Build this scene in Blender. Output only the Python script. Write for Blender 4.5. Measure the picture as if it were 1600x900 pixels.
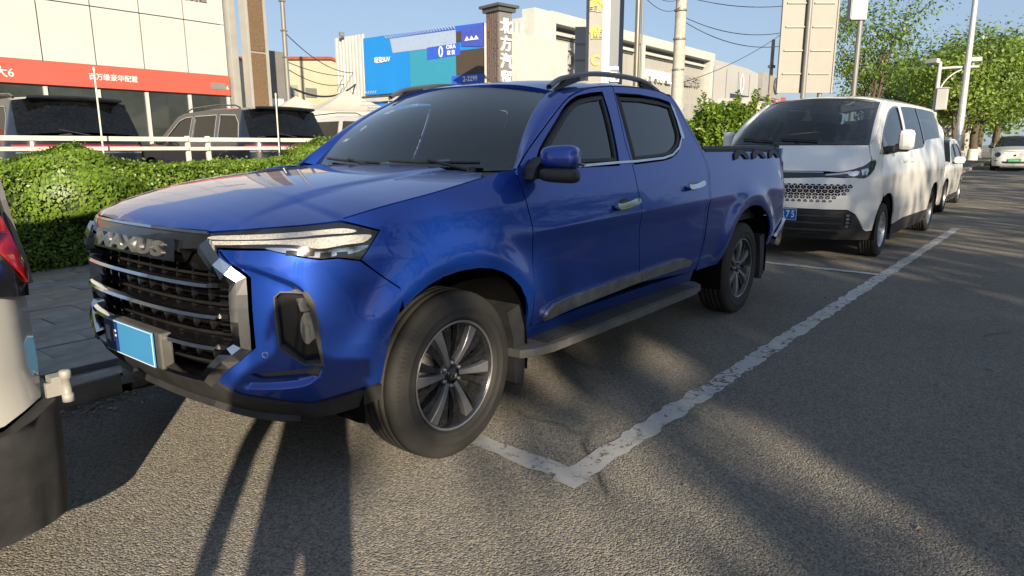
import bpy, bmesh, math, random
import numpy as np
from mathutils import Vector, Matrix, Euler
from mathutils.geometry import delaunay_2d_cdt

for _o in list(bpy.data.objects): bpy.data.objects.remove(_o)
SC = bpy.context.scene
COL = SC.collection
RAD = math.radians

# ------------------------------------------------------------------ camera
CAM_POS = (-2.0654, -2.8464, 1.3485)
CAM_YAW, CAM_PITCH, CAM_ROLL = 0.6715, 0.2047, -0.002
cam_d = bpy.data.cameras.new('camera'); cam = bpy.data.objects.new('camera', cam_d); COL.objects.link(cam)
cam_d.sensor_width = 36.0; cam_d.lens = 36.0 * 1062.0 / 1600.0
cam_d.clip_start = 0.05; cam_d.clip_end = 3000
_f = Vector((math.cos(CAM_YAW)*math.cos(CAM_PITCH), math.sin(CAM_YAW)*math.cos(CAM_PITCH), -math.sin(CAM_PITCH)))
_r = Vector((math.sin(CAM_YAW), -math.cos(CAM_YAW), 0)); _u = _r.cross(_f)
_c, _s = math.cos(CAM_ROLL), math.sin(CAM_ROLL)
_r2 = _c*_r + _s*_u; _u2 = -_s*_r + _c*_u
cam.matrix_world = Matrix(((_r2.x, _u2.x, -_f.x, CAM_POS[0]), (_r2.y, _u2.y, -_f.y, CAM_POS[1]), (_r2.z, _u2.z, -_f.z, CAM_POS[2]), (0, 0, 0, 1)))
SC.camera = cam

# ------------------------------------------------------------------ sky, sun, exposure
SUN_AZ, SUN_EL = RAD(52.0), RAD(17.6)          # direction the light travels, measured from +X towards +Y
L = Vector((math.cos(SUN_AZ)*math.cos(SUN_EL), math.sin(SUN_AZ)*math.cos(SUN_EL), -math.sin(SUN_EL)))
world = bpy.data.worlds.new('World'); SC.world = world; world.use_nodes = True
wn = world.node_tree.nodes; wl = world.node_tree.links
bg = wn['Background']
sky = wn.new('ShaderNodeTexSky'); sky.sky_type = 'NISHITA'; sky.sun_disc = False
sky.sun_elevation = SUN_EL; sky.sun_rotation = math.atan2(-L.x, -L.y)
sky.altitude = 20; sky.air_density = 1.0; sky.dust_density = .8; sky.ozone_density = 5.0
wb = wn.new('ShaderNodeMix'); wb.data_type = 'RGBA'; wb.blend_type = 'MULTIPLY'; wb.inputs[0].default_value = 1.0; wb.inputs[7].default_value = (.46, .38, .35, 1)   # white balance
hz = wn.new('ShaderNodeMix'); hz.data_type = 'RGBA'; hz.blend_type = 'ADD'; hz.inputs[0].default_value = 1.0; hz.inputs[7].default_value = (1.62, 2.05, 2.62, 1)         # even multiple-scattering haze, all round
wl.new(sky.outputs[0], wb.inputs[6]); wl.new(wb.outputs[2], hz.inputs[6]); wl.new(hz.outputs[2], bg.inputs[0]); bg.inputs[1].default_value = 0.086
sun_d = bpy.data.lights.new('sun', 'SUN'); sun_d.energy = 5.0; sun_d.angle = RAD(0.55); sun_d.color = (1.0, 0.85, 0.62)
sun = bpy.data.objects.new('sun', sun_d); COL.objects.link(sun)
sun.rotation_euler = L.to_track_quat('-Z', 'Y').to_euler(); sun.location = (-20, -25, 20)
SC.view_settings.view_transform = 'Standard'; SC.view_settings.look = 'None'
SC.view_settings.exposure = 0.95; SC.view_settings.gamma = 1.0; SC.view_settings.use_curve_mapping = False
SC.cycles.max_bounces = 5; SC.cycles.diffuse_bounces = 2; SC.cycles.glossy_bounces = 3; SC.cycles.transmission_bounces = 3; SC.cycles.transparent_max_bounces = 8; SC.cycles.sample_clamp_indirect = 6.0
SC.cycles.use_denoising = True

# ------------------------------------------------------------------ materials
class NT:
    def __init__(self, name):
        self.m = bpy.data.materials.new(name); self.m.use_nodes = True
        self.t = self.m.node_tree; self.n = self.t.nodes; self.l = self.t.links
        self.b = self.n['Principled BSDF']; self.out = self.n['Material Output']
    def add(self, typ, **kw):
        x = self.n.new('ShaderNode' + typ)
        for k, v in kw.items():
            if k.startswith('i_'):
                k = k[2:]; k = int(k) if k.isdigit() else k.replace('_', ' ')
                x.inputs[k].default_value = v
            else: setattr(x, k, v)
        return x
    def link(self, a, b): self.l.new(a, b)
    def coords(self, kind='Object', scale=1.0):
        tc = self.add('TexCoord'); mp = self.add('Mapping')
        self.link(tc.outputs[kind], mp.inputs[0])
        mp.inputs['Scale'].default_value = scale if hasattr(scale, '__len__') else (scale,)*3
        return mp.outputs[0]
    def noise(self, co, scale, detail=4, rough=.55):
        x = self.add('TexNoise'); x.inputs['Scale'].default_value = scale; x.inputs['Detail'].default_value = detail
        x.inputs['Roughness'].default_value = rough
        if co is not None: self.link(co, x.inputs['Vector'])
        return x.outputs['Fac']
    def ramp(self, fac, stops):
        r = self.add('ValToRGB'); e = r.color_ramp.elements
        while len(e) < len(stops): e.new(.5)
        for el, (p, c) in zip(e, stops):
            el.position = p; el.color = (*c, 1) if len(c) == 3 else c
        self.link(fac, r.inputs[0]); return r.outputs[0]
    def mix(self, fac, a, b, mode='MIX'):
        x = self.add('Mix', data_type='RGBA', blend_type=mode)
        for sock, v in ((x.inputs[0], fac), (x.inputs[6], a), (x.inputs[7], b)):
            if hasattr(v, 'is_output') or hasattr(v, 'links'): self.link(v, sock)
            elif hasattr(v, '__len__'): sock.default_value = (*v, 1) if len(v) == 3 else v
            else: sock.default_value = v
        return x.outputs[2]
    def math(self, op, a, b=0.0, clamp=False):
        x = self.add('Math', operation=op, use_clamp=clamp)
        for i, v in ((0, a), (1, b)):
            if hasattr(v, 'links'): self.link(v, x.inputs[i])
            else: x.inputs[i].default_value = v
        return x.outputs[0]
    def bump(self, h, strength=.3, dist=.01, prev=None):
        x = self.add('Bump'); x.inputs['Strength'].default_value = strength; x.inputs['Distance'].default_value = dist
        self.link(h, x.inputs['Height'])
        if prev is not None: self.link(prev, x.inputs['Normal'])
        return x.outputs[0]
    def col(self, s): self.link(s, self.b.inputs['Base Color'])
    def rgh(self, s): self.link(s, self.b.inputs['Roughness'])
    def nrm(self, s): self.link(s, self.b.inputs['Normal'])

def set_b(b, **kw):
    for k, v in kw.items(): b.inputs[k.replace('_', ' ')].default_value = v

def M_plain(name, col, rough=.6, metal=0., var=.12, scale=6., bump=0., bscale=60., coat=0., spec=.5, emit=None):
    t = NT(name); set_b(t.b, Roughness=rough, Metallic=metal, Coat_Weight=coat)
    t.b.inputs['Specular IOR Level'].default_value = spec
    co = t.coords('Object'); n = t.noise(co, scale, 5, .6)
    a = tuple(c*(1-var) for c in col); b = tuple(min(1, c*(1+var)) for c in col)
    t.col(t.ramp(n, [(.3, a), (.7, b)]))
    r = t.add('MapRange'); t.link(n, r.inputs[0]); r.inputs[3].default_value = max(.02, rough-.06); r.inputs[4].default_value = min(1, rough+.08); t.rgh(r.outputs[0])
    if bump: t.nrm(t.bump(t.noise(co, bscale, 4), bump, .004))
    if emit: set_b(t.b, Emission_Color=(*emit[0], 1), Emission_Strength=emit[1])
    return t.m

def M_paint(name, col, metal=.0, dust=.25, dustcol=(.35, .31, .25), rough=.35, flake=0.):
    t = NT(name); set_b(t.b, Metallic=metal, Roughness=rough, Coat_Weight=1.0, Coat_Roughness=.035)
    co = t.coords('Object')
    n = t.noise(co, 1.3, 6, .65); n2 = t.noise(co, 55, 3, .7)
    geo = t.add('NewGeometry'); sep = t.add('SeparateXYZ'); t.link(geo.outputs['Normal'], sep.inputs[0])
    up = t.add('MapRange'); t.link(sep.outputs[2], up.inputs[0]); up.inputs[1].default_value = .35; up.inputs[2].default_value = .95
    tc = t.add('TexCoord'); sp = t.add('SeparateXYZ'); t.link(tc.outputs['Object'], sp.inputs[0])
    low = t.add('MapRange'); t.link(sp.outputs[2], low.inputs[0]); low.inputs[1].default_value = .75; low.inputs[2].default_value = .3
    d = t.math('MULTIPLY', t.math('ADD', t.math('MULTIPLY', up.outputs[0], .55), t.math('ADD', t.math('MULTIPLY', low.outputs[0], .5), .06)), t.math('MULTIPLY', t.math('ADD', n, n2), dust), True)
    t.col(t.mix(d, col, dustcol))
    r = t.math('ADD', t.math('MULTIPLY', d, .45), .03); t.link(r, t.b.inputs['Coat Roughness'])
    t.link(t.math('SUBTRACT', metal, t.math('MULTIPLY', d, metal)), t.b.inputs['Metallic'])
    return t.m

def M_glass(name, tint=(.03, .04, .05), refl=1.0, alpha=.9, rough=.015, dust=.06):
    """tinted car glass: glossy coat over tinted see-through film"""
    t = NT(name); t.n.remove(t.b)
    tr = t.add('BsdfTransparent'); tr.inputs[0].default_value = (*tint, 1)
    gl = t.add('BsdfGlossy'); gl.inputs['Roughness'].default_value = rough
    df = t.add('BsdfDiffuse'); df.inputs[0].default_value = (.32, .33, .34, 1)
    co = t.coords('Object'); n = t.noise(co, 26, 6, .72); n2 = t.noise(co, 3, 4, .6)
    fr = t.add('Fresnel'); fr.inputs[0].default_value = 1.5
    m = t.add('MixShader'); t.link(t.math('MULTIPLY', fr.outputs[0], refl, True), m.inputs[0]); t.link(tr.outputs[0], m.inputs[1]); t.link(gl.outputs[0], m.inputs[2])
    m2 = t.add('MixShader'); dd = t.math('MULTIPLY', t.math('POWER', n, 3.0), t.math('MULTIPLY', n2, dust*9), True)
    t.link(dd, m2.inputs[0]); t.link(m.outputs[0], m2.inputs[1]); t.link(df.outputs[0], m2.inputs[2])
    t.link(m2.outputs[0], t.out.inputs[0]); return t.m

# ------------------------------------------------------------------ object helpers
def link(o): COL.objects.link(o); return o
def tag(o, label=None, cat=None, group=None, kind=None):
    if label: o['label'] = label
    if cat: o['category'] = cat
    if group: o['group'] = group
    if kind: o['kind'] = kind
    return o
def thing(name, label, cat, loc=(0, 0, 0), rotz=0, group=None):
    o = bpy.data.objects.new(name, None); link(o); o.location = loc; o.rotation_euler = (0, 0, rotz); o.empty_display_size = .2
    return tag(o, label, cat, group)
def obj(name, me, mat=None, parent=None, loc=None, rot=None):
    o = bpy.data.objects.new(name, me); link(o)
    if mat is not None and not me.materials:
        for m in (mat if isinstance(mat, (list, tuple)) else [mat]): me.materials.append(m)
    if parent is not None: o.parent = parent
    if loc is not None: o.location = loc
    if rot is not None: o.rotation_euler = rot
    return o
def copy_tree(o, parent=None):
    c = o.copy(); link(c); c.parent = parent
    for ch in list(o.children): copy_tree(ch, c)
    return c

class MB:
    """collects shapes into ONE mesh"""
    def __init__(self): self.v = []; self.f = []; self.mi = []; self.sm = []
    def add(self, vs, fs, mi=0, smooth=False):
        o = len(self.v); self.v += [tuple(map(float, v)) for v in vs]
        for f in fs: self.f.append(tuple(o+i for i in f)); self.mi.append(mi); self.sm.append(smooth)
    def box(self, c, d, rz=0., mi=0, ry=0., rx=0., bev=0.):
        m = Euler((rx, ry, rz)).to_matrix(); x, y, z = d[0]/2, d[1]/2, d[2]/2
        if bev <= 0:
            vs = [(-x, -y, -z), (x, -y, -z), (x, y, -z), (-x, y, -z), (-x, -y, z), (x, -y, z), (x, y, z), (-x, y, z)]
            fs = [(0, 3, 2, 1), (4, 5, 6, 7), (0, 1, 5, 4), (1, 2, 6, 5), (2, 3, 7, 6), (3, 0, 4, 7)]
        else:
            bm = bmesh.new(); bmesh.ops.create_cube(bm, size=1)
            for v in bm.verts: v.co = Vector((v.co.x*d[0], v.co.y*d[1], v.co.z*d[2]))
            bmesh.ops.bevel(bm, geom=bm.edges[:], offset=bev, segments=2, affect='EDGES', profile=.5)
            bm.verts.index_update(); vs = [v.co[:] for v in bm.verts]; fs = [[v.index for v in f.verts] for f in bm.faces]; bm.free()
        self.add([tuple(m @ Vector(v) + Vector(c)) for v in vs], fs, mi)
    def tube(self, pts, r, seg=8, cap=True, mi=0, smooth=True):
        P = [Vector(p) for p in pts]; n = len(P); rs = r if hasattr(r, '__len__') else [r]*n
        vs = []; up = None
        for i, p in enumerate(P):
            t = (P[min(i+1, n-1)] - P[max(i-1, 0)]).normalized()
            if up is None: up = t.orthogonal().normalized()
            up = (up - t*up.dot(t)); up = up.normalized() if up.length > 1e-6 else t.orthogonal().normalized()
            b = t.cross(up)
            for k in range(seg):
                a = 2*math.pi*k/seg; vs.append(p + (up*math.cos(a) + b*math.sin(a))*rs[i])
        fs = [(i*seg+k, i*seg+(k+1) % seg, (i+1)*seg+(k+1) % seg, (i+1)*seg+k) for i in range(n-1) for k in range(seg)]
        self.add(vs, fs, mi, smooth)
        if cap: self.add(vs[:seg], [tuple(range(seg-1, -1, -1))], mi); self.add(vs[-seg:], [tuple(range(seg))], mi)
    def lathe(self, prof, seg=32, axis='Z', c=(0, 0, 0), mi=0, smooth=True):
        vs = []; n = len(prof)
        for k in range(seg):
            a = 2*math.pi*k/seg; ca, sa = math.cos(a), math.sin(a)
            for r, h in prof:
                v = {'Z': (r*ca, r*sa, h), 'Y': (r*ca, h, -r*sa), 'X': (h, r*ca, r*sa)}[axis]
                vs.append((v[0]+c[0], v[1]+c[1], v[2]+c[2]))
        fs = [(k*n+i, ((k+1) % seg)*n+i, ((k+1) % seg)*n+i+1, k*n+i+1) for k in range(seg) for i in range(n-1)]
        self.add(vs, fs, mi, smooth)
    def prism(self, poly, h0, h1, axis='Z', mi=0, smooth=False):
        """poly in the plane, extruded h0..h1 along axis"""
        f = {'Z': lambda a, b, h: (a, b, h), 'Y': lambda a, b, h: (a, h, b), 'X': lambda a, b, h: (h, a, b)}[axis]
        n = len(poly); vs = [f(a, b, h0) for a, b in poly] + [f(a, b, h1) for a, b in poly]
        self.add(vs, [tuple(range(n-1, -1, -1)), tuple(range(n, 2*n))], mi)
        self.add(vs, [(i, (i+1) % n, n+(i+1) % n, n+i) for i in range(n)], mi, smooth)
    def grid(self, rows, mi=0, smooth=True, flip=False):
        h, w = len(rows), len(rows[0]); vs = [p for r in rows for p in r]
        fs = [(i*w+j, i*w+j+1, (i+1)*w+j+1, (i+1)*w+j) for i in range(h-1) for j in range(w-1)]
        if flip: fs = [f[::-1] for f in fs]
        self.add(vs, fs, mi, smooth)
    def mesh(self, name='mesh'):
        me = bpy.data.meshes.new(name); me.from_pydata(self.v, [], self.f)
        me.polygons.foreach_set('material_index', self.mi); me.polygons.foreach_set('use_smooth', self.sm); me.update()
        return me
    def build(self, name, mat=None, parent=None, loc=None, rot=None):
        return obj(name, self.mesh(name), mat, parent, loc, rot)
def box_obj(name, c, d, mat, parent=None, bev=0., rz=0., ry=0., rx=0.):
    m = MB(); m.box((0, 0, 0), d, bev=bev); return m.build(name, mat, parent, c, (rx, ry, rz))

_fontcache = {}
def text_obj(name, body, size, mat, parent=None, loc=(0, 0, 0), rot=(0, 0, 0), extrude=.004, align='CENTER', bold=0.0, sx=1.0, spacing=1.0):
    cu = bpy.data.curves.new('txt', 'FONT'); cu.body = body; cu.size = size; cu.extrude = extrude; cu.align_x = align; cu.align_y = 'CENTER'
    cu.offset = bold; cu.resolution_u = 3; cu.space_character = spacing
    t = bpy.data.objects.new('txt', cu); link(t)
    dg = bpy.context.evaluated_depsgraph_get(); me = bpy.data.meshes.new_from_object(t.evaluated_get(dg))
    bpy.data.objects.remove(t); bpy.data.curves.remove(cu)
    me.materials.clear(); o = obj(name, me, mat, parent, loc, rot); o.scale = (sx, 1, 1); return o
RX90 = math.pi/2
def spl(pts, n=8, closed=False):
    """Catmull-Rom through pts."""
    P=[np.array(p,float) for p in pts]; out=[]; m=len(P)
    for i in range(m if closed else m-1):
        p0=P[i-1] if (closed or i>0) else 2*P[0]-P[1]
        p1=P[i]; p2=P[(i+1)%m]
        p3=P[(i+2)%m] if (closed or i+2<m) else 2*P[-1]-P[-2]
        for k in range(n):
            t=k/n
            out.append(0.5*((2*p1)+(-p0+p2)*t+(2*p0-5*p1+4*p2-p3)*t*t+(-p0+3*p1-3*p2+p3)*t**3))
    if not closed: out.append(P[-1])
    return [tuple(o) for o in out]
class Curve1:
    """smooth monotone-ish 1D interpolation"""
    def __init__(s,xs,ys):
        xs=np.array(xs,float); ys=np.array(ys,float); h=np.diff(xs); d=np.diff(ys)/h
        m=np.zeros(len(xs)); m[0]=d[0]; m[-1]=d[-1]
        for i in range(1,len(xs)-1):
            m[i]=0 if d[i-1]*d[i]<=0 else 2/(1/d[i-1]+1/d[i])
        s.x,s.y,s.m=xs,ys,m
    def __call__(s,x):
        x=np.clip(np.asarray(x,float),s.x[0],s.x[-1]); i=np.clip(np.searchsorted(s.x,x)-1,0,len(s.x)-2)
        h=s.x[i+1]-s.x[i]; t=(x-s.x[i])/h
        return (2*t**3-3*t*t+1)*s.y[i]+(t**3-2*t*t+t)*h*s.m[i]+(-2*t**3+3*t*t)*s.y[i+1]+(t**3-t*t)*h*s.m[i+1]
class Shell:
    """vertical skin following a plan curve; s == x where the plan curve runs along the side"""
    def __init__(self, plan, anchor_x, front_inset, side_inset, bumps=None, rear_inset=None):
        q=np.array(spl(plan,24)); d=np.r_[0,np.cumsum(np.hypot(*np.diff(q,axis=0).T))]
        i=np.argmin(abs(q[:,0]-anchor_x)+ (q[:,1]>-0.3)*9)
        self.off=d[i]-q[i,0]; self.q=q; self.d=d-self.off
        self.s0,self.s1=self.d[0],self.d[-1]
        self.fi=Curve1(*zip(*front_inset)); self.si=Curve1(*zip(*side_inset)); self.ri=Curve1(*zip(*(rear_inset or front_inset)))
        self.bumps=bumps
    def base(self,s):
        s=np.asarray(s,float); c=np.clip(s,self.s0,self.s1)
        f=lambda v: np.stack([np.interp(v,self.d,self.q[:,0]),np.interp(v,self.d,self.q[:,1])],-1)
        e=.02; t=f(np.clip(c+e,self.s0,self.s1))-f(np.clip(c-e,self.s0,self.s1)); t/=np.linalg.norm(t,axis=-1,keepdims=True)
        n=np.stack([t[...,1],-t[...,0]],-1)
        return f(c),n
    def __call__(self,s,z):
        s=np.asarray(s,float); z=np.asarray(z,float); p,n=self.base(s)
        a=n[...,0]**2; fr=np.where(n[...,0]<0,self.fi(z),self.ri(z))
        ins=a*fr+(1-a)*self.si(z)
        if self.bumps is not None: ins=ins-self.bumps(s,z,1-a)
        p=p-n*ins[...,None]
        return np.concatenate([p,z[...,None]],-1)
    def frame(self,s,z):
        e=2e-3
        a=self(s+e,z)-self(s-e,z); b=self(s,z+e)-self(s,z-e); n=np.cross(a,b)
        return self(s,z), n/np.linalg.norm(n,axis=-1,keepdims=True)

class Surf:
    """any parametric surface fn(a,b)->P; sign turns the normal outwards"""
    def __init__(self, fn, sign=1.): self.fn = fn; self.sign = sign
    def __call__(self, a, b): return self.fn(np.asarray(a, float), np.asarray(b, float))
    def frame(self, a, b):
        e = 2e-3; u = self(a+e, b)-self(a-e, b); v = self(a, b+e)-self(a, b-e); n = np.cross(u, v)
        return self(a, b), self.sign*n/np.linalg.norm(n, axis=-1, keepdims=True)

def densify(poly, step):
    out = []; n = len(poly)
    for i in range(n):
        a = np.array(poly[i]); b = np.array(poly[(i+1) % n]); k = max(1, int(math.ceil(np.linalg.norm(b-a)/step)))
        for j in range(k): out.append(tuple(a+(b-a)*j/k))
    return out
def inset2(poly, d):
    P = [np.array(p, float) for p in poly]; n = len(P)
    area = sum(P[i][0]*P[(i+1) % n][1]-P[(i+1) % n][0]*P[i][1] for i in range(n)); s = 1 if area > 0 else -1
    out = []
    for i in range(n):
        e1 = P[i]-P[i-1]; e2 = P[(i+1) % n]-P[i]
        n1 = np.array([-e1[1], e1[0]])/(np.linalg.norm(e1)+1e-9)*s; n2 = np.array([-e2[1], e2[0]])/(np.linalg.norm(e2)+1e-9)*s
        m = n1+n2; m = m/(np.linalg.norm(m)+1e-9); k = d/max(.35, float(m@n1)); out.append(tuple(P[i]+m*k))
    return out
def inside(pts, poly):
    q = np.array(poly); x, y = pts[:, 0], pts[:, 1]; r = np.zeros(len(pts), bool); j = len(q)-1
    for i in range(len(q)):
        yi, yj, xi, xj = q[i, 1], q[j, 1], q[i, 0], q[j, 0]
        c = ((yi > y) != (yj > y))
        if c.any(): r ^= c & (x < (xj-xi)*(y-yi)/((yj-yi) if yj != yi else 1e-12)+xi)
        j = i
    return r
def panel(name, surf, outline, mat, parent, holes=(), grid=.05, flange=.016, offset=0., gap=.0, mirror=False, hole_flange=None, thick=False, hgrid=None, extra=()):
    """sheet cut from a surface: constrained triangulation in 2D, lifted with exact normals, edges turned inwards"""
    if gap: outline = inset2(outline, gap)
    loops = [densify(outline, grid)] + [densify(h, hgrid or grid) for h in holes]
    pts = []; edges = []; idx = []
    for lp in loops:
        o = len(pts); pts += lp; n = len(lp); edges += [(o+i, o+(i+1) % n) for i in range(n)]; idx.append((o, n))
    A = np.array(loops[0]); lo, hi = A.min(0), A.max(0)
    gx = np.arange(lo[0]+grid*.5, hi[0], grid); gy = np.arange(lo[1]+grid*.5, hi[1], grid)
    allp = np.array(pts+list(extra)); ex = list(extra)
    for x in gx:
        for y in gy:
            if ((allp[:, 0]-x)**2+(allp[:, 1]-y)**2).min() > (grid*.45)**2: ex.append((x, y))
    V, E, F, *_ = delaunay_2d_cdt([Vector(p) for p in pts+ex], edges, [], 0, 1e-6)
    cen_ = np.array([[(V[f[0]][k]+V[f[1]][k]+V[f[2]][k])/3 for k in (0, 1)] for f in F])
    ok_ = inside(cen_, loops[0])
    for h_ in loops[1:]: ok_ &= ~inside(cen_, h_)
    F = [f for f, o_ in zip(F, ok_) if o_]
    ab = np.array([v[:] for v in V]); P, N = surf.frame(ab[:, 0], ab[:, 1]); P = P + N*offset
    verts = [tuple(p) for p in P]; nor = [tuple(n) for n in N]; faces = []
    for f in F:
        a, b, c = f[0], f[1], f[2]
        g = np.cross(P[b]-P[a], P[c]-P[a])
        faces.append(tuple(f) if g @ N[a] > 0 else tuple(f[::-1]))
    for li, lp in enumerate(loops):
        fl = flange if li == 0 else (hole_flange if hole_flange is not None else flange)
        if fl <= 0: continue
        q = np.array(lp); p, nn = surf.frame(q[:, 0], q[:, 1]); p = p+nn*offset; n = len(lp); p2 = p-nn*fl
        t = np.roll(p, -1, 0)-np.roll(p, 1, 0); o = np.cross(t, nn); o /= (np.linalg.norm(o, axis=1, keepdims=True)+1e-9)
        ar = 0.5*np.sum(q[:, 0]*np.roll(q[:, 1], -1)-np.roll(q[:, 0], -1)*q[:, 1])
        cen = p.mean(0)
        sgn = 1 if np.sum((p-cen)*o) > 0 else -1
        if li > 0: sgn = -sgn
        o *= sgn; b = len(verts)
        verts += [tuple(x) for x in p]+[tuple(x) for x in p2]; nor += [tuple(x) for x in o]*2
        for i in range(n):
            j = (i+1) % n; fc = (b+i, b+j, b+n+j, b+n+i)
            g = np.cross(p[j]-p[i], p2[j]-p[i]); faces.append(fc if g @ o[i] > 0 else fc[::-1])
    if thick:
        b = len(verts); verts += [tuple(x) for x in P-N*flange]; nor += [tuple(-x) for x in N]
        faces += [tuple(b+i for i in f[::-1]) for f in faces[:len(F)]]
    if mirror:
        verts = [(x, -y, z) for x, y, z in verts]; nor = [(x, -y, z) for x, y, z in nor]; faces = [f[::-1] for f in faces]
    me = bpy.data.meshes.new(name); me.from_pydata(verts, [], faces)
    me.polygons.foreach_set('use_smooth', [True]*len(faces)); me.update()
    me.normals_split_custom_set_from_vertices(nor)
    return obj(name, me, mat, parent)
def mirrored(o, parent=None):
    me = o.data.copy(); me.transform(Matrix.Diagonal((1, -1, 1, 1))); me.flip_normals()
    c = bpy.data.objects.new(o.name, me); link(c); c.parent = parent or o.parent; return c
def sweep(name, surf, path, sect, mat, parent, closed=False, mirror=False, step=.05, sub=None):
    """bar laid on a surface along path; sect = [(across, out), ...] polygon"""
    if closed: q = np.array(densify(path, step), float)
    else:
        q = [np.array(path[0], float)]
        for a_, b_ in zip(path[:-1], path[1:]):
            a_ = np.array(a_, float); b_ = np.array(b_, float); k_ = max(1, int(math.ceil(np.linalg.norm(b_-a_)/step)))
            q += [a_+(b_-a_)*(i+1)/k_ for i in range(k_)]
        q = np.array(q)
    P, N = surf.frame(q[:, 0], q[:, 1]); n = len(q)
    T = (np.roll(P, -1, 0)-np.roll(P, 1, 0))
    if not closed: T[0] = P[1]-P[0]; T[-1] = P[-1]-P[-2]
    T /= np.linalg.norm(T, axis=1, keepdims=True); B = np.cross(N, T)
    m = MB(); k = len(sect); vs = []
    for i in range(n):
        for a, o in sect: vs.append(P[i]+B[i]*a+N[i]*o)
    fs = [(i*k+j, i*k+(j+1) % k, ((i+1) % n)*k+(j+1) % k, ((i+1) % n)*k+j) for i in range(n if closed else n-1) for j in range(k)]
    if not closed: fs += [tuple(range(k))[::-1], tuple((n-1)*k+j for j in range(k))]
    # outward check
    f = fs[0]; g = np.cross(vs[f[1]]-vs[f[0]], vs[f[3]]-vs[f[0]]); cen = np.mean([vs[i] for i in range(k)], 0); mid = (vs[f[0]]+vs[f[1]])/2
    if g @ (mid-cen) < 0: fs = [x[::-1] for x in fs]
    if mirror: vs = [(v[0], -v[1], v[2]) for v in vs]; fs = [x[::-1] for x in fs]
    m.add(vs, fs); return m.build(name, mat, parent)

# ------------------------------------------------------------------ shared materials
BLUE = M_paint('blue_paint', (.003, .046, .335), metal=.70, dust=.045, rough=.40)
WHITEP = M_paint('white_paint', (.74, .74, .72), metal=0., dust=.22, rough=.4)
NAVY = M_paint('navy_paint', (.006, .008, .018), metal=.1, dust=.05, rough=.3)
SILVERP = M_paint('silver_paint', (.55, .56, .57), metal=.5, dust=.15, rough=.35)
CREAMP = M_paint('cream_paint', (.72, .70, .66), metal=0., dust=.12, rough=.4)
CHROME = M_plain('chrome', (.62, .62, .64), .10, 1.0, var=.10, scale=9)
CHROME_D = M_plain('dark_chrome', (.16, .16, .17), .16, 1.0, var=.2, scale=14)
DUSTCHROME = M_plain('dusty_chrome', (.42, .41, .39), .30, .9, var=.25, scale=14, bump=.08)
BLKGLOSS = M_plain('gloss_black', (.010, .010, .012), .12, var=.3, coat=.5)
BLKPLAST = M_plain('black_plastic', (.022, .022, .023), .55, var=.35, scale=10, bump=.12, bscale=300)
GREYPLAST = M_plain('grey_plastic', (.075, .073, .07), .6, var=.3, scale=8, bump=.1, bscale=200)
BLKIN = M_plain('black_inner', (.004, .004, .004), .9, spec=.08)
RUBBER = None
RIMGREY = M_plain('rim_machined', (.24, .24, .25), .32, .55, var=.12, scale=20)
RIMBLK = M_plain('rim_black', (.030, .030, .033), .26, .35, var=.35, scale=25, coat=.4)
RIMSILV = M_plain('rim_silver', (.50, .50, .50), .32, .8, var=.1, scale=20)
STEEL = M_plain('brake_steel', (.30, .27, .23), .42, .9, var=.25, scale=25)
WS_GLASS = M_glass('windshield_glass', (.42, .52, .58), 2.2, dust=.015)
TINT_GLASS = M_glass('tinted_glass', (.022, .026, .032), 1.9, dust=.02)
DKGLASS = M_glass('dark_glass', (.06, .07, .08), 1.1, dust=.02)
LENS_DK = M_plain('lamp_black', (.014, .014, .016), .12, coat=1.0, var=.2)
LENS_W = M_plain('lamp_strip', (.52, .50, .47), .30, .45, var=.35, scale=160, coat=.5, bump=.6, bscale=420)
LENS_RED = M_plain('lamp_red', (.32, .008, .012), .15, coat=1.0, var=.3, scale=30)
LENS_ORANGE = M_plain('lamp_orange', (.55, .10, .01), .2, coat=1.0, var=.3, scale=30)
PLATE_BLUE = M_plain('plate_blue', (.02, .13, .48), .35, var=.08, coat=.3)
PLATE_NAVY = M_plain('plate_navy', (.015, .045, .22), .35, var=.08, coat=.3)
PLATE_PATCH = M_plain('plate_patch', (.055, .26, .55), .4, var=.02)
PLATE_GREEN = M_plain('plate_green', (.05, .42, .18), .35, var=.15, coat=.3)
TXT_WHITE = M_plain('white_lettering', (.78, .78, .78), .45, var=.05)
SEAT = M_plain('seat_fabric', (.050, .050, .054), .85, var=.2, bump=.1)
SEAT_L = M_plain('seat_light', (.16, .15, .14), .8, var=.2, bump=.1)
def _rubber():
    t = NT('tyre_rubber'); set_b(t.b, Roughness=.82); co = t.coords('Object')
    n = t.noise(co, 7, 6, .65); n2 = t.noise(co, 60, 3)
    t.col(t.mix(t.math('MULTIPLY', n2, .5), t.ramp(n, [(.3, (.014, .0135, .013)), (.72, (.036, .034, .031))]), (.028, .026, .024)))
    # fine ribs and sipes: angular waves round the wheel axis
    tc = t.add('TexCoord'); sp = t.add('SeparateXYZ'); t.link(tc.outputs['Object'], sp.inputs[0])
    ang = t.math('ARCTAN2', sp.outputs[0], sp.outputs[2])
    w = t.math('SINE', t.math('ADD', t.math('MULTIPLY', ang, 110.), t.math('MULTIPLY', sp.outputs[1], 160.)))
    rad = t.math('SQRT', t.math('ADD', t.math('MULTIPLY', sp.outputs[0], sp.outputs[0]), t.math('MULTIPLY', sp.outputs[2], sp.outputs[2])))
    msk = t.add('MapRange'); t.link(rad, msk.inputs[0]); msk.inputs[1].default_value = .335; msk.inputs[2].default_value = .352
    ww = t.math('MULTIPLY', t.math('GREATER_THAN', w, .25), msk.outputs[0])
    t.nrm(t.bump(ww, .9, .006, t.bump(n2, .2, .002))); return t.m
RUBBER = _rubber()
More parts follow.
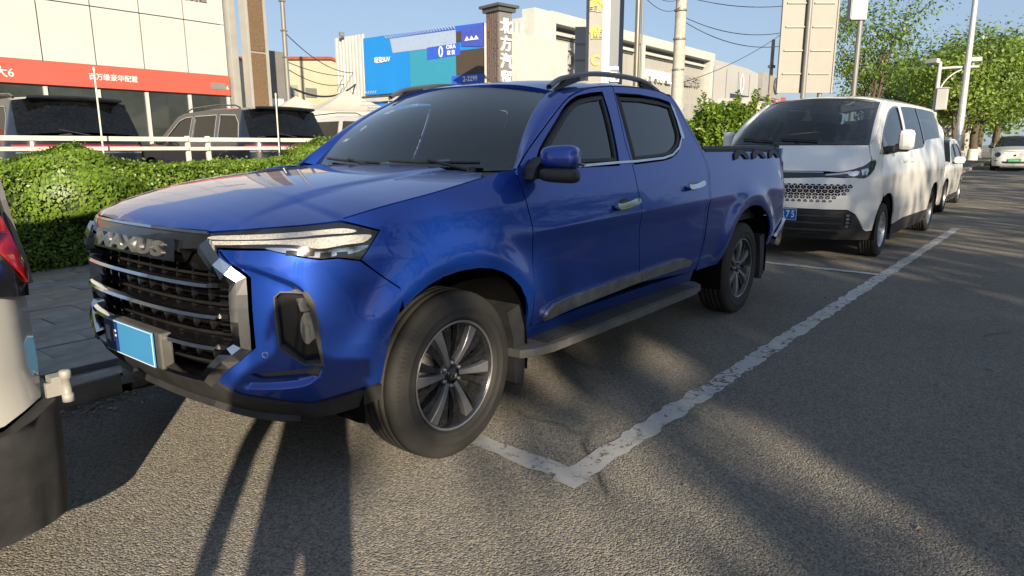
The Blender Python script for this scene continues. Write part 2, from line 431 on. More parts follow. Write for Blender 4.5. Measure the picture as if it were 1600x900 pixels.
def _leaf(name, c1, c2, trans=.35):
    t = NT(name); t.n.remove(t.b); gi = t.add('NewGeometry'); oi = t.coords('Object')
    r = t.ramp(gi.outputs['Random Per Island'], [(0., c1), (.75, c2), (1., tuple(min(1, c*1.2) for c in c2))])
    d = t.add('BsdfDiffuse'); tl = t.add('BsdfTranslucent'); g = t.add('BsdfGlossy'); g.inputs['Roughness'].default_value = .42; g.inputs[0].default_value = (.8, .85, .8, 1)
    t.link(r, d.inputs[0]); t.link(t.mix(.5, r, (.25, .32, .03)), tl.inputs[0])
    a = t.add('MixShader'); a.inputs[0].default_value = trans; t.link(d.outputs[0], a.inputs[1]); t.link(tl.outputs[0], a.inputs[2])
    b = t.add('MixShader'); b.inputs[0].default_value = .03; t.link(a.outputs[0], b.inputs[1]); t.link(g.outputs[0], b.inputs[2])
    t.link(b.outputs[0], t.out.inputs[0]); return t.m
HEDGE_LEAF = _leaf('hedge_leaves', (.050, .11, .014), (.175, .265, .032))
TREE_LEAF = _leaf('tree_leaves', (.055, .12, .02), (.15, .23, .045))
TREE_LEAF2 = _leaf('tree_leaves_bright', (.07, .14, .02), (.21, .29, .05))
BARK = M_plain('bark', (.085, .065, .048), .9, var=.4, scale=14, bump=.8, bscale=30)
LIME = M_plain('trunk_whitewash', (.62, .61, .57), .85, var=.12, scale=9, bump=.4, bscale=30)

# ------------------------------------------------------------------ wheels
def make_wheel(name, R, Rr, width, parent, style='six', loc=(0, 0, 0), flip=False, seg=72):
    """wheel with its outer face towards -Y; parts tyre, rim (> spokes, hub), brake disc"""
    w = bpy.data.objects.new(name, None); link(w); w.parent = parent; w.location = loc; w.empty_display_size = .1
    if flip: w.rotation_euler = (0, 0, math.pi)
    h = width/2; m = MB()
    tread = []; gn = 4
    for i in range(gn+1):                       # five ribs with four circumferential grooves
        a = -h*.72+i*(h*1.44/(gn+.0))-(.0 if i else 0)
    ribs = np.linspace(-h*.74, h*.74, 6)
    pr = [(Rr-.004, -h*.80), (Rr+.012, -h*.93), (Rr+(R-Rr)*.10, -h*.955), (Rr+(R-Rr)*.12, -h*.975), (Rr+(R-Rr)*.17, -h*.978), (Rr+(R-Rr)*.19, -h*.965), (Rr+(R-Rr)*.38, -h*1.0), (Rr+(R-Rr)*.40, -h*1.016), (Rr+(R-Rr)*.46, -h*1.018), (Rr+(R-Rr)*.48, -h*1.0), (Rr+(R-Rr)*.6, -h*.995), (R*.955, -h*.90), (R*.985, -h*.80)]
    g = .004
    for i in range(5):
        a, b = ribs[i], ribs[i+1]; cr = lambda y: R-.006*(y/h)**2
        pr += [(cr(a), a+g), (cr(b), b-g)]
        if i < 4: pr += [(R-.012, b-g*.6), (R-.012, b+g*.6)]
    pr += [(R*.985, h*.80), (R*.955, h*.90), (Rr+(R-Rr)*.6, h*.995), (Rr+(R-Rr)*.35, h), (Rr+.012, h*.93), (Rr-.004, h*.80)]
    m.lathe(pr, seg, 'Y'); m.build('tyre', RUBBER, w)
    m = MB()
    face = -h*.80
    m.lathe([(Rr, face+.002), (Rr+.006, face-.008), (Rr-.006, face-.012), (Rr-.012, face-.002), (Rr-.022, face+.02), (Rr-.035, face+.10), (Rr-.03, h*.8)], seg, 'Y')
    rim = m.build('rim', RIMBLK if style == 'six' else RIMSILV, w)
    if style == 'six': m = MB(); m.lathe([(Rr+.001, face-.009), (Rr+.004, face-.012), (Rr-.004, face-.015), (Rr-.008, face-.011)], seg, 'Y'); m.build('rim_lip', RIMGREY, rim)
    m = MB(); m.lathe([(Rr-.013, face+.012), (Rr-.037, face+.09), (Rr-.04, face+.15)], seg, 'Y'); m.build('barrel', RIMBLK if style == 'six' else RIMSILV, rim)
    if style == 'six':
        def spoke(a0, w0, w1, r0, r1, y0, y1, th, mat, nm, bend=0.):
            mm = MB(); n = 7; rows = []
            for i in range(n):
                t = i/(n-1); r = r0+(r1-r0)*t; ww = w0+(w1-w0)*t**1.7; yy = y0+(y1-y0)*t-.010*math.sin(math.pi*t)
                a = a0+bend*math.sin(math.pi*t*.9); ca, sa = math.cos(a), math.sin(a)
                pt = lambda s, y: (r*ca-s*sa, y, r*sa+s*ca)
                rows.append([pt(-ww*.55, yy+th), pt(-ww*.5, yy+.003), pt(-ww*.42, yy), pt(ww*.42, yy), pt(ww*.5, yy+.003), pt(ww*.55, yy+th)])
            mm.grid(rows, smooth=False); mm.build(nm, mat, rim)
        for k in range(6):
            a = k*math.pi/3
            spoke(a, .022, .054, .045, Rr-.010, face+.018, face+.004, .03, RIMGREY, 'spoke')
            for s in (-1, 1):
                spoke(a+s*.215+math.pi/6*0, .014, .020, .05, Rr-.012, face+.036, face+.016, .03, RIMBLK, 'spoke_web', s*.05)
                spoke(a+s*.40, .013, .026, .05, Rr-.012, face+.036, face+.016, .03, RIMBLK, 'spoke_web', -s*.06)
        m = MB(); m.lathe([(0, face+.012), (.026, face+.012), (.029, face+.018), (.030, face+.03), (.058, face+.022), (.066, face+.03), (.07, face+.06)], 24, 'Y'); hub = m.build('hub', RIMBLK, rim)
        m = MB()
        m.tube([(-.012, face+.0105, -.012), (.0, face+.0105, .014), (.012, face+.0105, -.012)], .0018, 5); m.build('hub_mark', RIMGREY, hub)
        for k in range(6):
            a = k*math.pi/3+math.pi/6; m = MB(); m.lathe([(0, face+.012), (.008, face+.012), (.010, face+.03)], 8, 'Y', (.052*math.cos(a), 0, .052*math.sin(a))); m.build('lug_nut', RIMGREY, hub)
    else:
        for k in range(10):
            a = k*math.pi/5; mm = MB(); ca, sa = math.cos(a), math.sin(a); rows = []
            for i in range(5):
                t = i/4; r = .05+(Rr-.06)*t; ww = .022+.012*t; yy = face+.03-.016*t
                pt = lambda s, y: (r*ca-s*sa, y, r*sa+s*ca)
                rows.append([pt(-ww*.6, yy+.03), pt(-ww*.45, yy), pt(ww*.45, yy), pt(ww*.6, yy+.03)])
            mm.grid(rows, smooth=False); mm.build('spoke', RIMSILV, rim)
        m = MB(); m.lathe([(0, face+.016), (.03, face+.016), (.06, face+.026), (.07, face+.06)], 20, 'Y'); m.build('hub', RIMSILV, rim)
    m = MB(); m.lathe([(.03, face+.075), (Rr*.78, face+.075), (Rr*.78, face+.10), (.03, face+.10)], 32, 'Y'); m.build('brake_disc', STEEL, w)
    m = MB(); m.lathe([(0, face+.11), (Rr-.03, face+.11)], 24, 'Y'); m.build('brake_shield', BLKIN, w)
    return w

# ------------------------------------------------------------------ ground
def M_asphalt():
    t = NT('asphalt'); set_b(t.b, Roughness=.86, Diffuse_Roughness=1.0); t.b.inputs['Specular IOR Level'].default_value = .35
    co = t.coords('Object')
    big = t.noise(co, .55, 4, .6); mid = t.noise(co, 4.5, 3, .65); fine = t.noise(co, 130, 2, .6)
    v = t.add('TexVoronoi', feature='F1'); v.inputs['Scale'].default_value = 125; t.link(co, v.inputs['Vector'])
    base = t.ramp(big, [(.30, (.225, .212, .193)), (.72, (.325, .306, .276))])
    c = t.mix(t.math('MULTIPLY', mid, .5), base, (.23, .212, .188))
    st = t.ramp(v.outputs['Color'], [(.2, (.5, .5, .5)), (.8, (1.45, 1.42, 1.35))])
    c = t.mix(.75, c, st, 'MULTIPLY')
    # oily stains and hairline cracks
    w = t.add('TexNoise'); w.inputs['Scale'].default_value = 1.1; w.inputs['Detail'].default_value = 3; t.link(co, w.inputs['Vector'])
    wm = t.mix(.35, co, w.outputs['Color']); 
    cr = t.add('TexVoronoi', feature='DISTANCE_TO_EDGE'); cr.inputs['Scale'].default_value = .42; t.link(wm, cr.inputs['Vector'])
    crm = t.ramp(cr.outputs['Distance'], [(.0, (1, 1, 1)), (.006, (0, 0, 0))])
    keep = t.ramp(t.noise(co, .35, 2), [(.60, (0, 0, 0)), (.66, (1, 1, 1))])
    crk = t.math('MULTIPLY', crm, t.math('MULTIPLY', keep, .8))
    c = t.mix(crk, c, (.04, .038, .035))
    stn = t.ramp(t.noise(co, .9, 3, .5), [(.66, (0, 0, 0)), (.76, (1, 1, 1))])
    c = t.mix(t.math('MULTIPLY', stn, .55), c, (.085, .082, .078))
    t.col(c)
    h = t.math('ADD', t.math('MULTIPLY', v.outputs['Distance'], -1.2), t.math('ADD', fine, t.math('MULTIPLY', mid, .6)))
    h = t.math('SUBTRACT', h, t.math('MULTIPLY', crk, 2.0))
    t.nrm(t.bump(h, 1.0, .018)); return t.m
def M_linepaint():
    t = NT('worn_line_paint'); set_b(t.b, Roughness=.75); co = t.coords('Object')
    n = t.noise(co, 9, 6, .7); n2 = t.noise(co, 60, 4, .6)
    t.col(t.mix(t.math('MULTIPLY', n2, .35), t.ramp(n, [(.3, (.33, .325, .31)), (.7, (.46, .45, .43))]), (.25, .245, .235)))
    w = t.add('TexNoise'); w.inputs['Scale'].default_value = 7; w.inputs['Detail'].default_value = 5; t.link(co, w.inputs['Vector'])
    cr = t.add('TexVoronoi', feature='DISTANCE_TO_EDGE'); cr.inputs['Scale'].default_value = 3.4; t.link(t.mix(.30, co, w.outputs['Color']), cr.inputs['Vector'])
    crm = t.ramp(cr.outputs['Distance'], [(.010, (1, 1, 1)), (.024, (0, 0, 0))])
    ms = t.math('MULTIPLY', crm, t.ramp(t.noise(co, 2.3, 3), [(.46, (0, 0, 0)), (.58, (1, 1, 1))]))
    hole = t.ramp(t.noise(co, 13, 5, .75), [(.565, (0, 0, 0)), (.63, (1, 1, 1))])
    al = t.math('SUBTRACT', 1.0, t.math('MAXIMUM', ms, hole), True)
    tr = t.add('BsdfTransparent'); mx = t.add('MixShader'); t.link(al, mx.inputs[0]); t.link(tr.outputs[0], mx.inputs[1]); t.link(t.b.outputs[0], mx.inputs[2]); t.link(mx.outputs[0], t.out.inputs[0])
    t.nrm(t.bump(n2, .6, .004)); return t.m
ASPHALT = M_asphalt(); LINEP = M_linepaint()
def sheet(name, x0, x1, y0, y1, z, mat, kind='structure', parent=None):
    m = MB(); m.add([(x0, y0, z), (x1, y0, z), (x1, y1, z), (x0, y1, z)], [(0, 1, 2, 3)]); o = m.build(name, mat, parent)
    if kind and parent is None: o['kind'] = kind
    return o
EARTH = M_plain('bare_earth', (.105, .082, .058), .95, var=.35, scale=3, bump=.8, bscale=25)
ground = sheet('ground', -600, 1500, -900, 1200, -.012, EARTH)
def gz(x): return .0125*max(0., x-14.) if x < 16 else .0125*(x-14.)
def strip(name, x0, x1, y0, y1, dz, mat, parent=None):
    xs = [x0]+[x for x in (13, 14, 15, 16, 20, 25, 30, 40, 60, 100, 200, 400) if x0 < x < x1]+[x1]
    m = MB(); m.grid([[(x, y0, gz(x)+dz) for x in xs], [(x, y1, gz(x)+dz) for x in xs]], smooth=False); o = m.build(name, mat, parent)
    if parent is None: o['kind'] = 'structure'
    return o
road = strip('road', -60, 500, -15.0, 1.12, 0., ASPHALT)
def ragged(a, b, w, seed, step=.06, amp=.014):
    rnd = random.Random(seed); a = Vector(a); b = Vector(b); d = (b-a); n = max(2, int(d.length/step)); u = d.normalized(); p = Vector((-u.y, u.x))
    l = [a+d*i/n+p*(w/2+rnd.uniform(-amp, amp)) for i in range(n+1)]; r = [a+d*i/n-p*(w/2+rnd.uniform(-amp, amp)) for i in range(n+1)]
    return l, r
def line_mark(name, a, b, w, seed, z=.004):
    l, r = ragged(a, b, w, seed); m = MB(); m.grid([[(p.x, p.y, z) for p in l], [(p.x, p.y, z) for p in r]], smooth=False, flip=True)
    o = m.build(name, LINEP); o['kind'] = 'structure'; return o
line_mark('road_marking', (.06, -1.415), (11.4, -1.62), .120, 1)
line_mark('road_marking', (.115, -1.49), (.175, -.78), .11, 2, .008)
line_mark('road_marking', (5.95, -1.58), (6.05, .9), .11, 3, .008)

# pavement: paver by paver where the photo shows it, plain slabs beyond
PAVE = M_plain('paver_grey', (.20, .19, .175), .85, var=.30, scale=5, bump=.5, bscale=80)
PAVE2 = M_plain('paver_brown', (.22, .19, .155), .85, var=.28, scale=5, bump=.5, bscale=80)
KERB = M_plain('kerb_stone', (.20, .19, .175), .85, var=.28, scale=7, bump=.6, bscale=70)
KERB_L = M_plain('kerb_pale', (.42, .37, .30), .8, var=.2, scale=5, bump=.4)
pavement = strip('pavement', -14, 26, 1.30, 5.6, .060, PAVE)
rnd = random.Random(5)
pm = MB(); pm.box((0, 0, 0), (.594, .294, .05), bev=.006); pme = pm.mesh('paver'); pme.materials.append(PAVE)
pme2 = pme.copy(); pme2.materials.clear(); pme2.materials.append(PAVE2)
r_ = 0; y = 1.62
while y < 5.25:
    x = -1.9+(.3 if r_ % 2 else 0)
    while x < 2.9+.35*(y-1.5):
        o = bpy.data.objects.new('paver', pme if y < 3.0 or rnd.random() < .25 else pme2); link(o); o.parent = pavement
        o.location = (x+rnd.uniform(-.003, .003), y+rnd.uniform(-.003, .003), .079+rnd.uniform(-.004, .004)); o.rotation_euler = (rnd.uniform(-.006, .006), rnd.uniform(-.006, .006), rnd.uniform(-.006, .006))
        x += .60
    y += .30; r_ += 1
# kerb, stone by stone
kb = strip('kerb', -14, 26, 1.13, 1.40, .045, EARTH)
km = MB(); km.box((0, 0, 0), (.78, .14, .20), bev=.012); kme = km.mesh('kerb_stone'); kme.materials.append(KERB)
for i in range(-14, 30):
    o = bpy.data.objects.new('kerb_stone', kme); link(o); o.parent = kb
    x = -.20+i*.80; dz = rnd.uniform(-.012, .006)
    o.location = (x, 1.19+rnd.uniform(-.012, .012), .035+gz(x)+dz); o.rotation_euler = (rnd.uniform(-.02, .02), rnd.uniform(-.012, .012), rnd.uniform(-.012, .012))
    if i == -1: o.location = (-.98, 1.17, .012); o.rotation_euler = (.03, -.02, .05)
    if i == 0: o.location = (-.13, 1.22, .055); o.rotation_euler = (-.05, .01, -.03)
# loose grit and dry leaves along the gutter
LITTER = M_plain('dry_leaves', (.24, .19, .12), .8, var=.4, scale=30)
m = MB()
for i in range(900):
    x = rnd.uniform(-2.0, 3.5); y = (rnd.gauss(.98, .07) if i % 3 else (rnd.gauss(1.36, .05) if i % 2 else rnd.gauss(5.12, .07))); s_ = rnd.uniform(.006, .022); a = rnd.uniform(0, 6.3); z = (.004 if y < 1.1 else (.108 if y > 4 else .06))+rnd.uniform(0, .008)
    m.add([(x+s_*math.cos(a), y+s_*math.sin(a), z), (x-s_*.5*math.sin(a), y+s_*.5*math.cos(a), z+rnd.uniform(0, .01)), (x-s_*math.cos(a), y-s_*math.sin(a), z), (x+s_*.5*math.sin(a), y-s_*.5*math.cos(a), z+rnd.uniform(0, .012))], [(0, 1, 2, 3)])
for i in range(60):
    x = rnd.uniform(-1.5, 9); y = rnd.uniform(-3.5, .6); s_ = rnd.uniform(.008, .024); a = rnd.uniform(0, 6.3); z = .004
    m.add([(x+s_*math.cos(a), y+s_*math.sin(a), z), (x-s_*.4*math.sin(a), y+s_*.4*math.cos(a), z+.008), (x-s_*math.cos(a), y-s_*math.sin(a), z), (x+s_*.4*math.sin(a), y-s_*.4*math.cos(a), z+.004)], [(0, 1, 2, 3)])
lo = m.build('leaf_litter', LITTER); tag(lo, 'dry leaves and grit scattered along the kerb and hedge foot', 'litter', kind='stuff')
# far pavement with the street trees, pale kerb end
fp = strip('pavement', 31.2, 140, .55, 6.0, .11, PAVE)
fk = strip('kerb', 31.0, 140, .30, .56, .115, KERB_L)
m = MB(); m.box((31.0, 1.4, gz(31)+.06), (.2, 2.2, .13), bev=.02); m.build('kerb_stone', KERB_L, fk)
m = MB(); m.grid([[(x, .299, gz(x)+h) for x in (31, 60, 140)] for h in (0, .115)], flip=True); m.build('kerb_face', KERB_L, fk)
# raised lot behind the hedge
LOT = M_plain('lot_concrete', (.25, .24, .22), .85, var=.2, scale=1.5, bump=.3)
m = MB(); m.add([(-40, 6.75, .36), (120, 6.75, .36), (120, 70, .36), (-40, 70, .36)], [(0, 1, 2, 3)]); m.add([(-40, 6.75, -.1), (120, 6.75, -.1), (120, 6.75, .36), (-40, 6.75, .36)], [(0, 1, 2, 3)]); o = m.build('lot', LOT); o['kind'] = 'structure'

# ------------------------------------------------------------------ the blue pickup
def CREASE(s): return .955+.040*np.clip((np.asarray(s, float)-.4)/2.2, 0, 1.2)
def tbump(s, z, k):
    r = np.hypot(s-0, z-.37); b = .028*np.exp(-((r-.53)/.075)**2)*np.clip((z-.42)/.2, 0, 1)
    r = np.hypot(s-3.405, z-.37); b = b+.03*np.exp(-((r-.58)/.085)**2)*np.clip((z-.42)/.2, 0, 1)
    b = b-.014*np.exp(-((s-1.5)/.75)**4)*np.exp(-((z-.78)/.17)**2)
    zl = CREASE(s); b = b+.009*np.clip(1-np.abs(z-zl)/.075, 0, 1)*np.clip((s-.30)/.35, 0, 1)*np.clip((4.2-s)/.3, 0, 1)
    b = b*k
    # recessed pocket of the bumper corner, inboard of a fold line
    m = (s < -.6) & (z < .97)
    if m.any():
        q = np.stack([s[m], z[m]], -1).reshape(-1, 2); d = np.full(len(q), 9.)
        for a_, c_ in zip(POCKET[:-1], POCKET[1:]):
            a_ = np.array(a_); v = np.array(c_)-a_; t_ = np.clip(((q-a_)@v)/(v@v), 0, 1); d = np.minimum(d, np.linalg.norm(q-a_-t_[:, None]*v, axis=1))
        d = np.where(inside(q, POCKET), d, 0.); st = np.clip(d/.028, 0, 1); fd = np.clip((q[:, 0]+1.0)/.085, 0, 1); fd = fd*fd*(3-2*fd); b = b.copy(); b[m] -= .026*st*st*(3-2*st)*fd
    return b
POCKET = spl([(-1.12, .962), (-.925, .950), (-.795, .910), (-.715, .868), (-.686, .81), (-.660, .68), (-.640, .57), (-.648, .535), (-.70, .490), (-.80, .478), (-1.12, .478)], 3)
TR = Shell([(-.93, 0), (-.928, -.15), (-.918, -.32), (-.895, -.48), (-.845, -.62), (-.755, -.745), (-.62, -.84), (-.42, -.905), (-.15, -.94), (.2, -.95), (1, -.95), (2, -.95), (3, -.95), (3.8, -.948), (4.2, -.94), (4.36, -.91), (4.42, -.82), (4.425, -.5), (4.425, 0)], 1.0,
    [(.3, .2), (.40, .08), (.47, .02), (.55, 0), (.75, .0), (.92, .015), (1.0, .035), (1.06, .07), (1.12, .16), (1.2, .30)],
    [(.3, .10), (.40, .07), (.5, .04), (.6, .015), (.75, 0), (.95, .001), (1.05, .018), (1.13, .042), (1.25, .088), (1.5, .183), (1.75, .285), (1.9, .36)], tbump,
    [(.3, 0), (1.9, 0)])
S0 = TR.s0                                    # centre of the front
truck = thing('pickup_truck', 'metallic blue crew cab pickup truck with chrome octagonal grille parked at the kerb', 'pickup truck')
def both(name, outline, mat, **kw):
    a = panel(name, TR, outline, mat, truck, **kw); kw.pop('mirror', None)
    b = panel(name, TR, outline, mat, truck, mirror=True, **kw); return a, b
def arc(cx, cz, r, a0, a1, n=14, p=2.3):
    out = []
    for i in range(n+1):
        a = RAD(a0+(a1-a0)*i/n); c, s = math.cos(a), math.sin(a)
        out.append((cx+r*math.copysign(abs(c)**(2/p), c), cz+r*math.copysign(abs(s)**(2/p), s)))
    return out
def build_truck():
    T = truck
    hoodcut = spl([(-.565, 1.092), (-.365, 1.132), (-.095, 1.172), (.205, 1.218)], 6)
    doortop = spl([(.465, 1.245), (.575, 1.32), (.745, 1.42), (.955, 1.538), (1.115, 1.615), (1.335, 1.672), (1.625, 1.703), (1.985, 1.716), (2.25, 1.708), (2.38, 1.685)], 5)
    front_seam = [(.465, 1.245), (.455, 1.20), (.465, 1.12), (.476, 1.0), (.476, .82), (.47, .62), (.50, .50), (.52, .485)]
    bpil = spl([(1.625, 1.703), (1.595, 1.53), (1.568, 1.36), (1.575, 1.24), (1.556, 1.1), (1.553, .9), (1.565, .72), (1.60, .53)], 4)
    rear_seam = spl([(2.38, 1.685), (2.455, 1.60), (2.52, 1.48), (2.60, 1.36), (2.645, 1.24), (2.60, 1.10), (2.50, .93), (2.48, .77), (2.46, .60), (2.42, .51), (2.335, .485)], 4)
    gapl = spl([(2.645, 1.325), (2.665, 1.2), (2.565, .99), (2.52, .77), (2.49, .60), (2.48, .49)], 4)
    G = .0038
    def crz(x0, x1, ol, skip=None):
        pts = [(x, float(CREASE(x))+dz) for x in np.arange(x0, x1, .035) for dz in (-.012, -.0015, .0015, .012)]
        q = inset2(ol, .02); return [p for p in pts if inside(np.array([p]), q)[0]]
    # --- fender
    fa = arc(0, .37, .475, 14, 172, 16)
    seam_bf = [(-.495, .945), (-.425, .885), (-.35, .825)]
    fender = [(-.405, 1.045), (-.495, 1.072), (-.545, 1.086)] + hoodcut + [(.26, 1.230), (.34, 1.242), (.45, 1.248)] + front_seam[1:-1] + [(.47, .47)]
    a = [p for p in fa if p[0] > -.345 or p[1] > .83]
    fender = fender + a + seam_bf[::-1]
    both('front_fender', fender, BLUE, grid=.04, gap=G)
    # --- doors with window openings
    fwin = spl([(.645, 1.262), (.725, 1.335), (.885, 1.44), (1.055, 1.545), (1.19, 1.598), (1.34, 1.625)], 4) + [(1.462, 1.638)] + spl([(1.462, 1.638), (1.462, 1.53), (1.435, 1.36), (1.408, 1.265)], 3)[1:]
    rwin = [(1.650, 1.642), (1.935, 1.650), (2.20, 1.640), (2.330, 1.625)] + spl([(2.345, 1.61), (2.345, 1.5), (2.335, 1.42), (2.27, 1.352), (2.14, 1.303), (1.99, 1.283)], 4) + [(1.62, 1.268), (1.632, 1.44)]
    fdoor = doortop[:31] + bpil[1:] + [(.52, .485)] + front_seam[::-1][1:-1]
    rdoor = [bpil[0]] + doortop[31:] + rear_seam[1:] + bpil[::-1][:-1]
    for mir in (False, True):
        for nm, ol, win, hx in (('front_door', fdoor, fwin, (1.235, 1.505, 1.020, 1.034)), ('rear_door', rdoor, rwin, (2.20, 2.465, 1.083, 1.094))):
            d = panel(nm, TR, ol, BLUE, T, holes=[inset2(win, -.024)], grid=.045, gap=G, mirror=mir, extra=crz(.3, 2.7, ol))
            panel('window', TR, inset2(win, -.004), TINT_GLASS, d, grid=.08, flange=.004, offset=-.010, mirror=mir)
            sweep('window_seal', TR, win, [(-.024, -.012), (-.024, .001), (-.006, .003), (.004, -.010)], BLKPLAST, d, closed=True, mirror=mir)
            x0, x1, z0, z1 = hx
            # handle: cup and bar
            cup = [((x0+x1)/2+.065*math.cos(t), (z0+z1)/2+.034*math.sin(t)) for t in np.linspace(0, 2*math.pi, 16)[:-1]]
            cp = panel('handle_cup', TR, cup, BLKGLOSS, d, grid=.03, flange=.002, offset=.0015, mirror=mir)
            hb = [(x0, z0-.006), (x0+.03, z0-.022), (x0+.11, z0-.020), (x1-.03, z1-.018), (x1, z1-.004), (x1-.01, z1+.016), (x1-.05, z1+.013), (x1-.12, z1+.003), (x0+.05, z0+.008), (x0+.01, z0+.012)]
            panel('handle', TR, spl(hb, 3, True), CHROME, d, grid=.03, flange=.022, offset=.034, mirror=mir)
        # chrome belt line and rear quarter trim
        sweep('belt_trim', TR, [(.72, 1.245), (1.0, 1.248), (1.408, 1.258), (1.62, 1.261), (1.995, 1.275), (2.14, 1.294), (2.27, 1.340), (2.355, 1.405), (2.372, 1.42)], [(-.009, 0), (-.007, .008), (.007, .008), (.009, 0)], CHROME, T, mirror=mir)
        q = [(2.34, 1.640), (2.375, 1.600), (2.392, 1.50), (2.400, 1.415), (2.375, 1.39), (2.352, 1.42), (2.358, 1.52)]
        panel('quarter_trim', TR, q, CHROME, T, grid=.05, flange=.006, offset=.008, mirror=mir)
        # dusty chrome moulding, two pieces
        mo = [(.600, .505), (.612, .545), (.67, .578), (.80, .59), (1.50, .607), (1.595, .607)]
        lo = [(1.595, .548), (1.50, .545), (.85, .520), (.66, .505)]
        panel('door_moulding', TR, mo+lo, DUSTCHROME, T, grid=.05, flange=.018, offset=.020, mirror=mir)
        mo = [(1.603, .607), (2.00, .619), (2.20, .612), (2.30, .585), (2.315, .565), (2.28, .548), (2.1, .552), (1.603, .548)]
        panel('door_moulding', TR, mo, DUSTCHROME, T, grid=.05, flange=.018, offset=.020, mirror=mir)
        # sill
        panel('sill', TR, [(.47, .478), (1.6, .482), (2.34, .478), (2.47, .478), (2.47, .40), (.44, .40)], BLUE, T, grid=.08, flange=.02, offset=-.012, mirror=mir)
        # C pillar strip / cab side behind door
        cab_rear = spl([(2.40, 1.700), (2.475, 1.625), (2.545, 1.50), (2.625, 1.38), (2.672, 1.30)], 4)
        strip = cab_rear + [(2.668, 1.2), (2.63, 1.12), (2.54, .95), (2.505, .77), (2.48, .60), (2.465, .5), (2.38, .478)] + rear_seam[::-1]
        panel('cab_corner', TR, strip, BLUE, T, grid=.05, gap=.0015, mirror=mir)
        # --- load bed side
        ra = arc(3.405, .37, .515, 166, 12, 16)
        bed = [(2.655, 1.33), (3.4, 1.334), (4.30, 1.338), (4.40, 1.336), (4.55, 1.335), (4.55, 1.215), (4.43, 1.21), (4.40, .83), (4.55, .80), (4.55, .72), (4.25, .70), (4.05, .60), (3.95, .50)] + [p for p in ra[::-1]] + [(2.87, .478), (2.49, .478)] + gapl[::-1][1:-1]
        panel('bed_side', TR, bed, BLUE, T, grid=.045, gap=G, mirror=mir, extra=crz(2.5, 4.2, bed))
        tl = [(4.425, 1.212), (4.62, 1.215), (4.62, .80), (4.40, .828), (4.398, 1.0)]
        panel('tail_light', TR, tl, LENS_RED, T, grid=.04, offset=.004, mirror=mir)
        for cx in (3.35, 3.755, 4.17):         # three black arched trims at the top of the bed side
            ap = [(cx-.165, 1.245), (cx-.135, 1.292), (cx-.05, 1.318), (cx+.06, 1.318), (cx+.14, 1.290), (cx+.17, 1.248), (cx+.085, 1.25), (cx+.035, 1.283), (cx-.03, 1.283), (cx-.085, 1.25)]
            panel('bed_trim', TR, ap, BLKPLAST, T, grid=.05, flange=.008, offset=.012, mirror=mir)
        sweep('bed_rail_cap', TR, [(2.665, 1.338), (3.4, 1.342), (4.40, 1.345)], [(-.012, -.06), (-.012, .004), (.012, .002), (.014, -.06)], BLKPLAST, T, mirror=mir)
        # rear bumper, chrome
        rb = [(4.06, .58), (4.2, .655), (4.28, .70), (4.50, .715), (4.9, .715), (5.35, .715), (5.35, .50), (4.5, .48), (4.3, .47), (4.12, .50)]
        panel('rear_bumper', TR, rb, CHROME, T, grid=.06, offset=.03, flange=.05, mirror=mir)
        # --- front bumper skin
        fog = [(-.812, .825), (-.79, .843), (-.706, .840), (-.690, .80), (-.652, .565), (-.715, .565), (-.806, .640)]
        slot = [(-.935, .538), (-.825, .547), (-.655, .553), (-.668, .520), (-.89, .517)]
        bump = [(-1.09, .985), (-1.045, .995), (-.815, .997), (-.705, .970), (-.645, .958), (-.575, .958), (-.495, .942)] + seam_bf[1:] + [(-.332, .80), (-.362, .72), (-.392, .60), (-.402, .44), (-.55, .425), (-.70, .405), (-.985, .462), (-1.075, .510), (-.900, .640), (-.900, .895), (-1.015, .990)]
        pk_ = []
        for off_ in (0., .007, .014, .021, .028):
            for p_ in densify(inset2(POCKET, off_), .014):
                if p_[0] < -.93 or p_[0] > -.6 or not inside(np.array([p_]), inset2(bump, .012))[0] or any(inside(np.array([p_]), inset2(h_, -.010))[0] for h_ in (fog, slot)): continue
                pk_.append(p_)
        panel('front_bumper', TR, bump, BLUE, T, holes=[fog, slot], grid=.022, extra=pk_, gap=.002, hole_flange=.04, mirror=mir)
        fl = panel('fog_lamp', TR, inset2(fog, .001), BLKGLOSS, T, grid=.03, offset=-.042, flange=.004, mirror=mir)
        sweep('fog_bezel', TR, inset2(fog, .001), [(0, -.03), (0, .002), (.016, -.004), (.022, -.035)], GREYPLAST, fl, closed=True, mirror=mir)
        lp = [(-.70+.026*math.cos(t), .70+.062*math.sin(t)) for t in np.linspace(0, 2*math.pi, 20)[:-1]]
        panel('lamp_reflector', TR, lp, CHROME, fl, grid=.02, offset=-.020, flange=.02, mirror=mir)
        panel('lamp_reflector', TR, [(-.735, .815), (-.705, .815), (-.70, .765), (-.722, .765)], CHROME, fl, grid=.03, offset=-.024, flange=.015, mirror=mir)
        panel('bumper_slot', TR, inset2(slot, .001), GREYPLAST, T, grid=.03, offset=-.018, flange=.004, mirror=mir)
        sn = [(-.865+.011*math.cos(t), .612+.011*math.sin(t)) for t in np.linspace(0, 2*math.pi, 14)[:-1]]
        sweep('parking_sensor', TR, sn, [(-.0012, -.001), (-.0012, .0012), (.0012, .0012), (.0012, -.001)], DUSTCHROME, T, closed=True, mirror=mir, step=.01)
        # --- black lower apron
        low = [(S0, .505), (-1.30, .500), (-1.07, .510), (-.985, .458), (-.70, .401), (-.55, .420), (-.405, .435), (-.40, .37), (-.60, .345), (-.75, .338), (-1.0, .352), (-1.13, .385), (S0, .385)]
        panel('lower_apron', TR, low, BLKPLAST, T, grid=.035, offset=.012, flange=.05, mirror=mir)
        lip = [(S0, .402), (-1.15, .400), (-.99, .372), (-.75, .352)]
